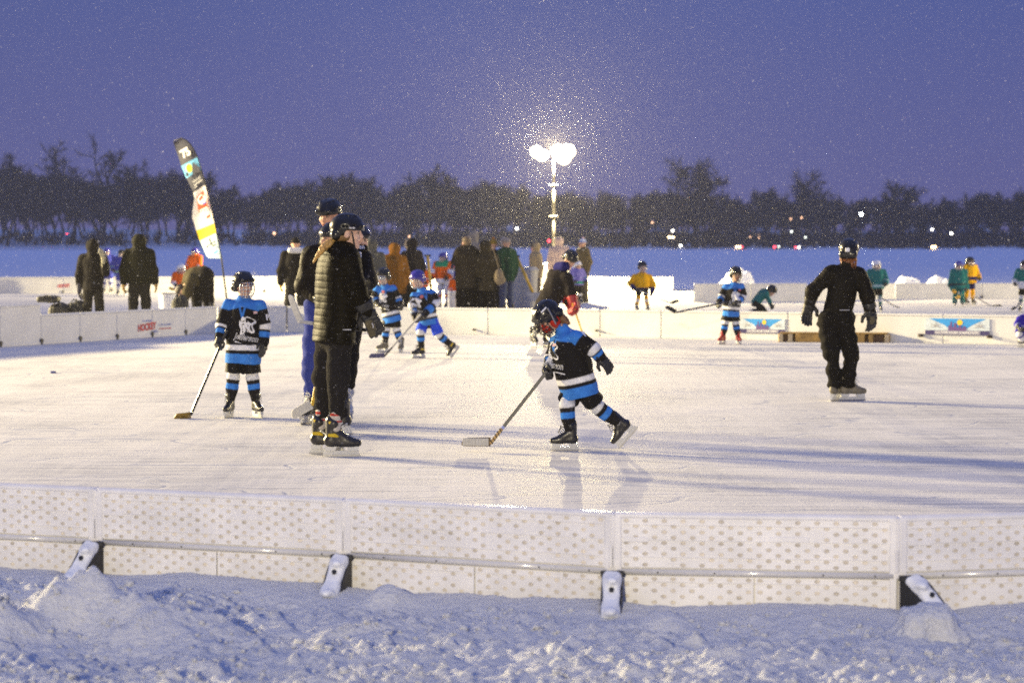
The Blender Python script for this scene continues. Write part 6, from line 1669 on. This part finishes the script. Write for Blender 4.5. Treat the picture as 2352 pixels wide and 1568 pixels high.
shovel(px(1186, 588, 56), px(1224, 672, 56), 'snow shovel with a slanting yellow handle in front of the bins')
shovel(px(982, 587, 58), px(991, 672, 58), 'upright yellow handled shovel beside the small orange child')
for x, lb in ((1034, 'white goalie pad standing left of its twin'), (1043, 'white goalie pad standing next to the large dark coat')):
    c = px(x, 690, 50.6); c[2] = 0; root = empty('goalie_pad', c, lb, 'goalie pad', 'white goalie pads')
    v, f = sdf([BX((0, 0, .32), (.05, .07, .30), .035), BX((0, -.05, .35), (.04, .05, .10), .03)], .014, .02); new_obj('pad', v, f, WHITEM, root); mb = MB(); mb.bbox((0, -.0, .2), (.054, .074, .012), .005); mb.build('strap', GREYM, root)
# shoulder bag of the fur trimmed coat
c = px(1146, 636, 49.6); root = empty('shoulder_bag', c, 'pale beige shoulder bag hanging beside the fur trimmed coat', 'bag')
v, f = sdf([EL((0, 0, 0), (.10, .08, .17)), EL((.02, 0, -.06), (.12, .07, .10))], .016, 0); new_obj('pouch', v, f, mat('bag_beige', (.22, .17, .10), rough=.8), root)
mb = MB(); mb.tube([(0, 0, .15), (-.06, .02, .40), (-.14, .05, .62)], .009, 6); mb.build('strap', MATS['bag_beige'], root)
# ================================================================== falling snow and snowy air
FL = mat('snowflake', (.9, .9, .92), rough=.9, var=.02)      # loose flakes: more air than ice
_b = FL.node_tree.nodes['Principled BSDF']; _b.inputs['Alpha'].default_value = .12
def flakes(n, fn):
    P = fn(n); out_v = []; out_f = []
    a = RNG.normal(size=(len(P), 3)); a /= np.linalg.norm(a, axis=1)[:, None]
    b2 = np.cross(a, RNG.normal(size=(len(P), 3))); b2 /= np.linalg.norm(b2, axis=1)[:, None]
    c2 = np.cross(a, b2)
    return P, a, b2, c2
def frustum(n, y0, y1, pw=2.0):
    Y = (RNG.uniform(y0 ** pw, y1 ** pw, n)) ** (1 / pw)
    X = RNG.uniform(-.235, .235, n) * Y; Z = CAMH + RNG.uniform(-.115, .115, n) * Y
    return np.stack([X, Y, Z], 1)
def halo_flakes(n, R, p):  # extra flakes packed round the lamp to imitate its halo
    u = RNG.normal(size=(n, 3)); u /= np.linalg.norm(u, axis=1)[:, None]
    r = R * RNG.uniform(0.015, 1, n) ** p
    lobe = np.where(RNG.random(n) < .4, -.43, .33)
    off = np.stack([lobe, np.full(n, -.5), np.full(n, -.02)], 1)
    return np.array([TOWER_A['xy'][0], TOWER_A['xy'][1], TOWER_A['h']]) + off + u * r[:, None]
sets = [(frustum(12000, 8, 24, 2.2), .0021), (frustum(11000, 24, 78, 2.4), .0075), (frustum(4000, 78, 150, 2.), .012), (halo_flakes(52000, 6.5, .88), .0012), (halo_flakes(17000, 10., .70), .0027), (halo_flakes(9000, 11., .6), .0044)]
P = np.concatenate([s[0] for s in sets]); R_ = np.concatenate([np.full(len(s[0]), s[1]) for s in sets]) * RNG.lognormal(0, .3, sum(len(s[0]) for s in sets))
rl_ = np.linalg.norm(P - np.array([TOWER_A['xy'][0], TOWER_A['xy'][1] - .5, TOWER_A['h']]), axis=1)
R_ = np.where(rl_ < 5, np.minimum(R_, .0009 + .0006 * rl_), R_)     # flakes shrink towards the lamp so the added halo stays smooth
keep = (P[:, 2] > .03) & (np.linalg.norm(P - np.array([TOWER_A['xy'][0], TOWER_A['xy'][1] - .5, TOWER_A['h']]), axis=1) > .8); P = P[keep]; R_ = R_[keep]; N_ = len(P)
a = RNG.normal(size=(N_, 3)); a /= np.linalg.norm(a, axis=1)[:, None]
b2 = np.cross(a, RNG.normal(size=(N_, 3))); b2 /= np.linalg.norm(b2, axis=1)[:, None]; c2 = np.cross(a, b2)
T = [P + R_[:, None] * a * 1.2, P + R_[:, None] * (-.4 * a + 1.1 * b2), P + R_[:, None] * (-.4 * a - .55 * b2 + .95 * c2), P + R_[:, None] * (-.4 * a - .55 * b2 - .95 * c2)]
V = np.stack(T, 1).reshape(-1, 3)
q = np.array([(0, 1, 2), (0, 2, 3), (0, 3, 1), (1, 3, 2)])
F = (q[None] + (np.arange(N_) * 4)[:, None, None]).reshape(-1, 3)
tag(new_obj('falling_snow', V, F, FL, smooth=False), 'fine snow falling through the floodlights, extra flakes packed round the lamp as its halo', kind='stuff')
if HAZE_DENSITY > 0:
    hz = MB(); hz.box((0, 365, 17.5), (480, 405, 19.5))
    hm = bpy.data.materials.new('snowy_air'); hm.use_nodes = True
    hn = hm.node_tree.nodes; hn.clear()
    ho = hn.new('ShaderNodeOutputMaterial'); pv = hn.new('ShaderNodeVolumePrincipled')
    pv.inputs['Color'].default_value = (.92, .92, .95, 1); pv.inputs['Density'].default_value = HAZE_DENSITY; pv.inputs['Anisotropy'].default_value = .35
    hm.node_tree.links.new(pv.outputs[0], ho.inputs['Volume'])
    tag(hz.build('haze', hm), 'snowy air over the lake', kind='stuff')
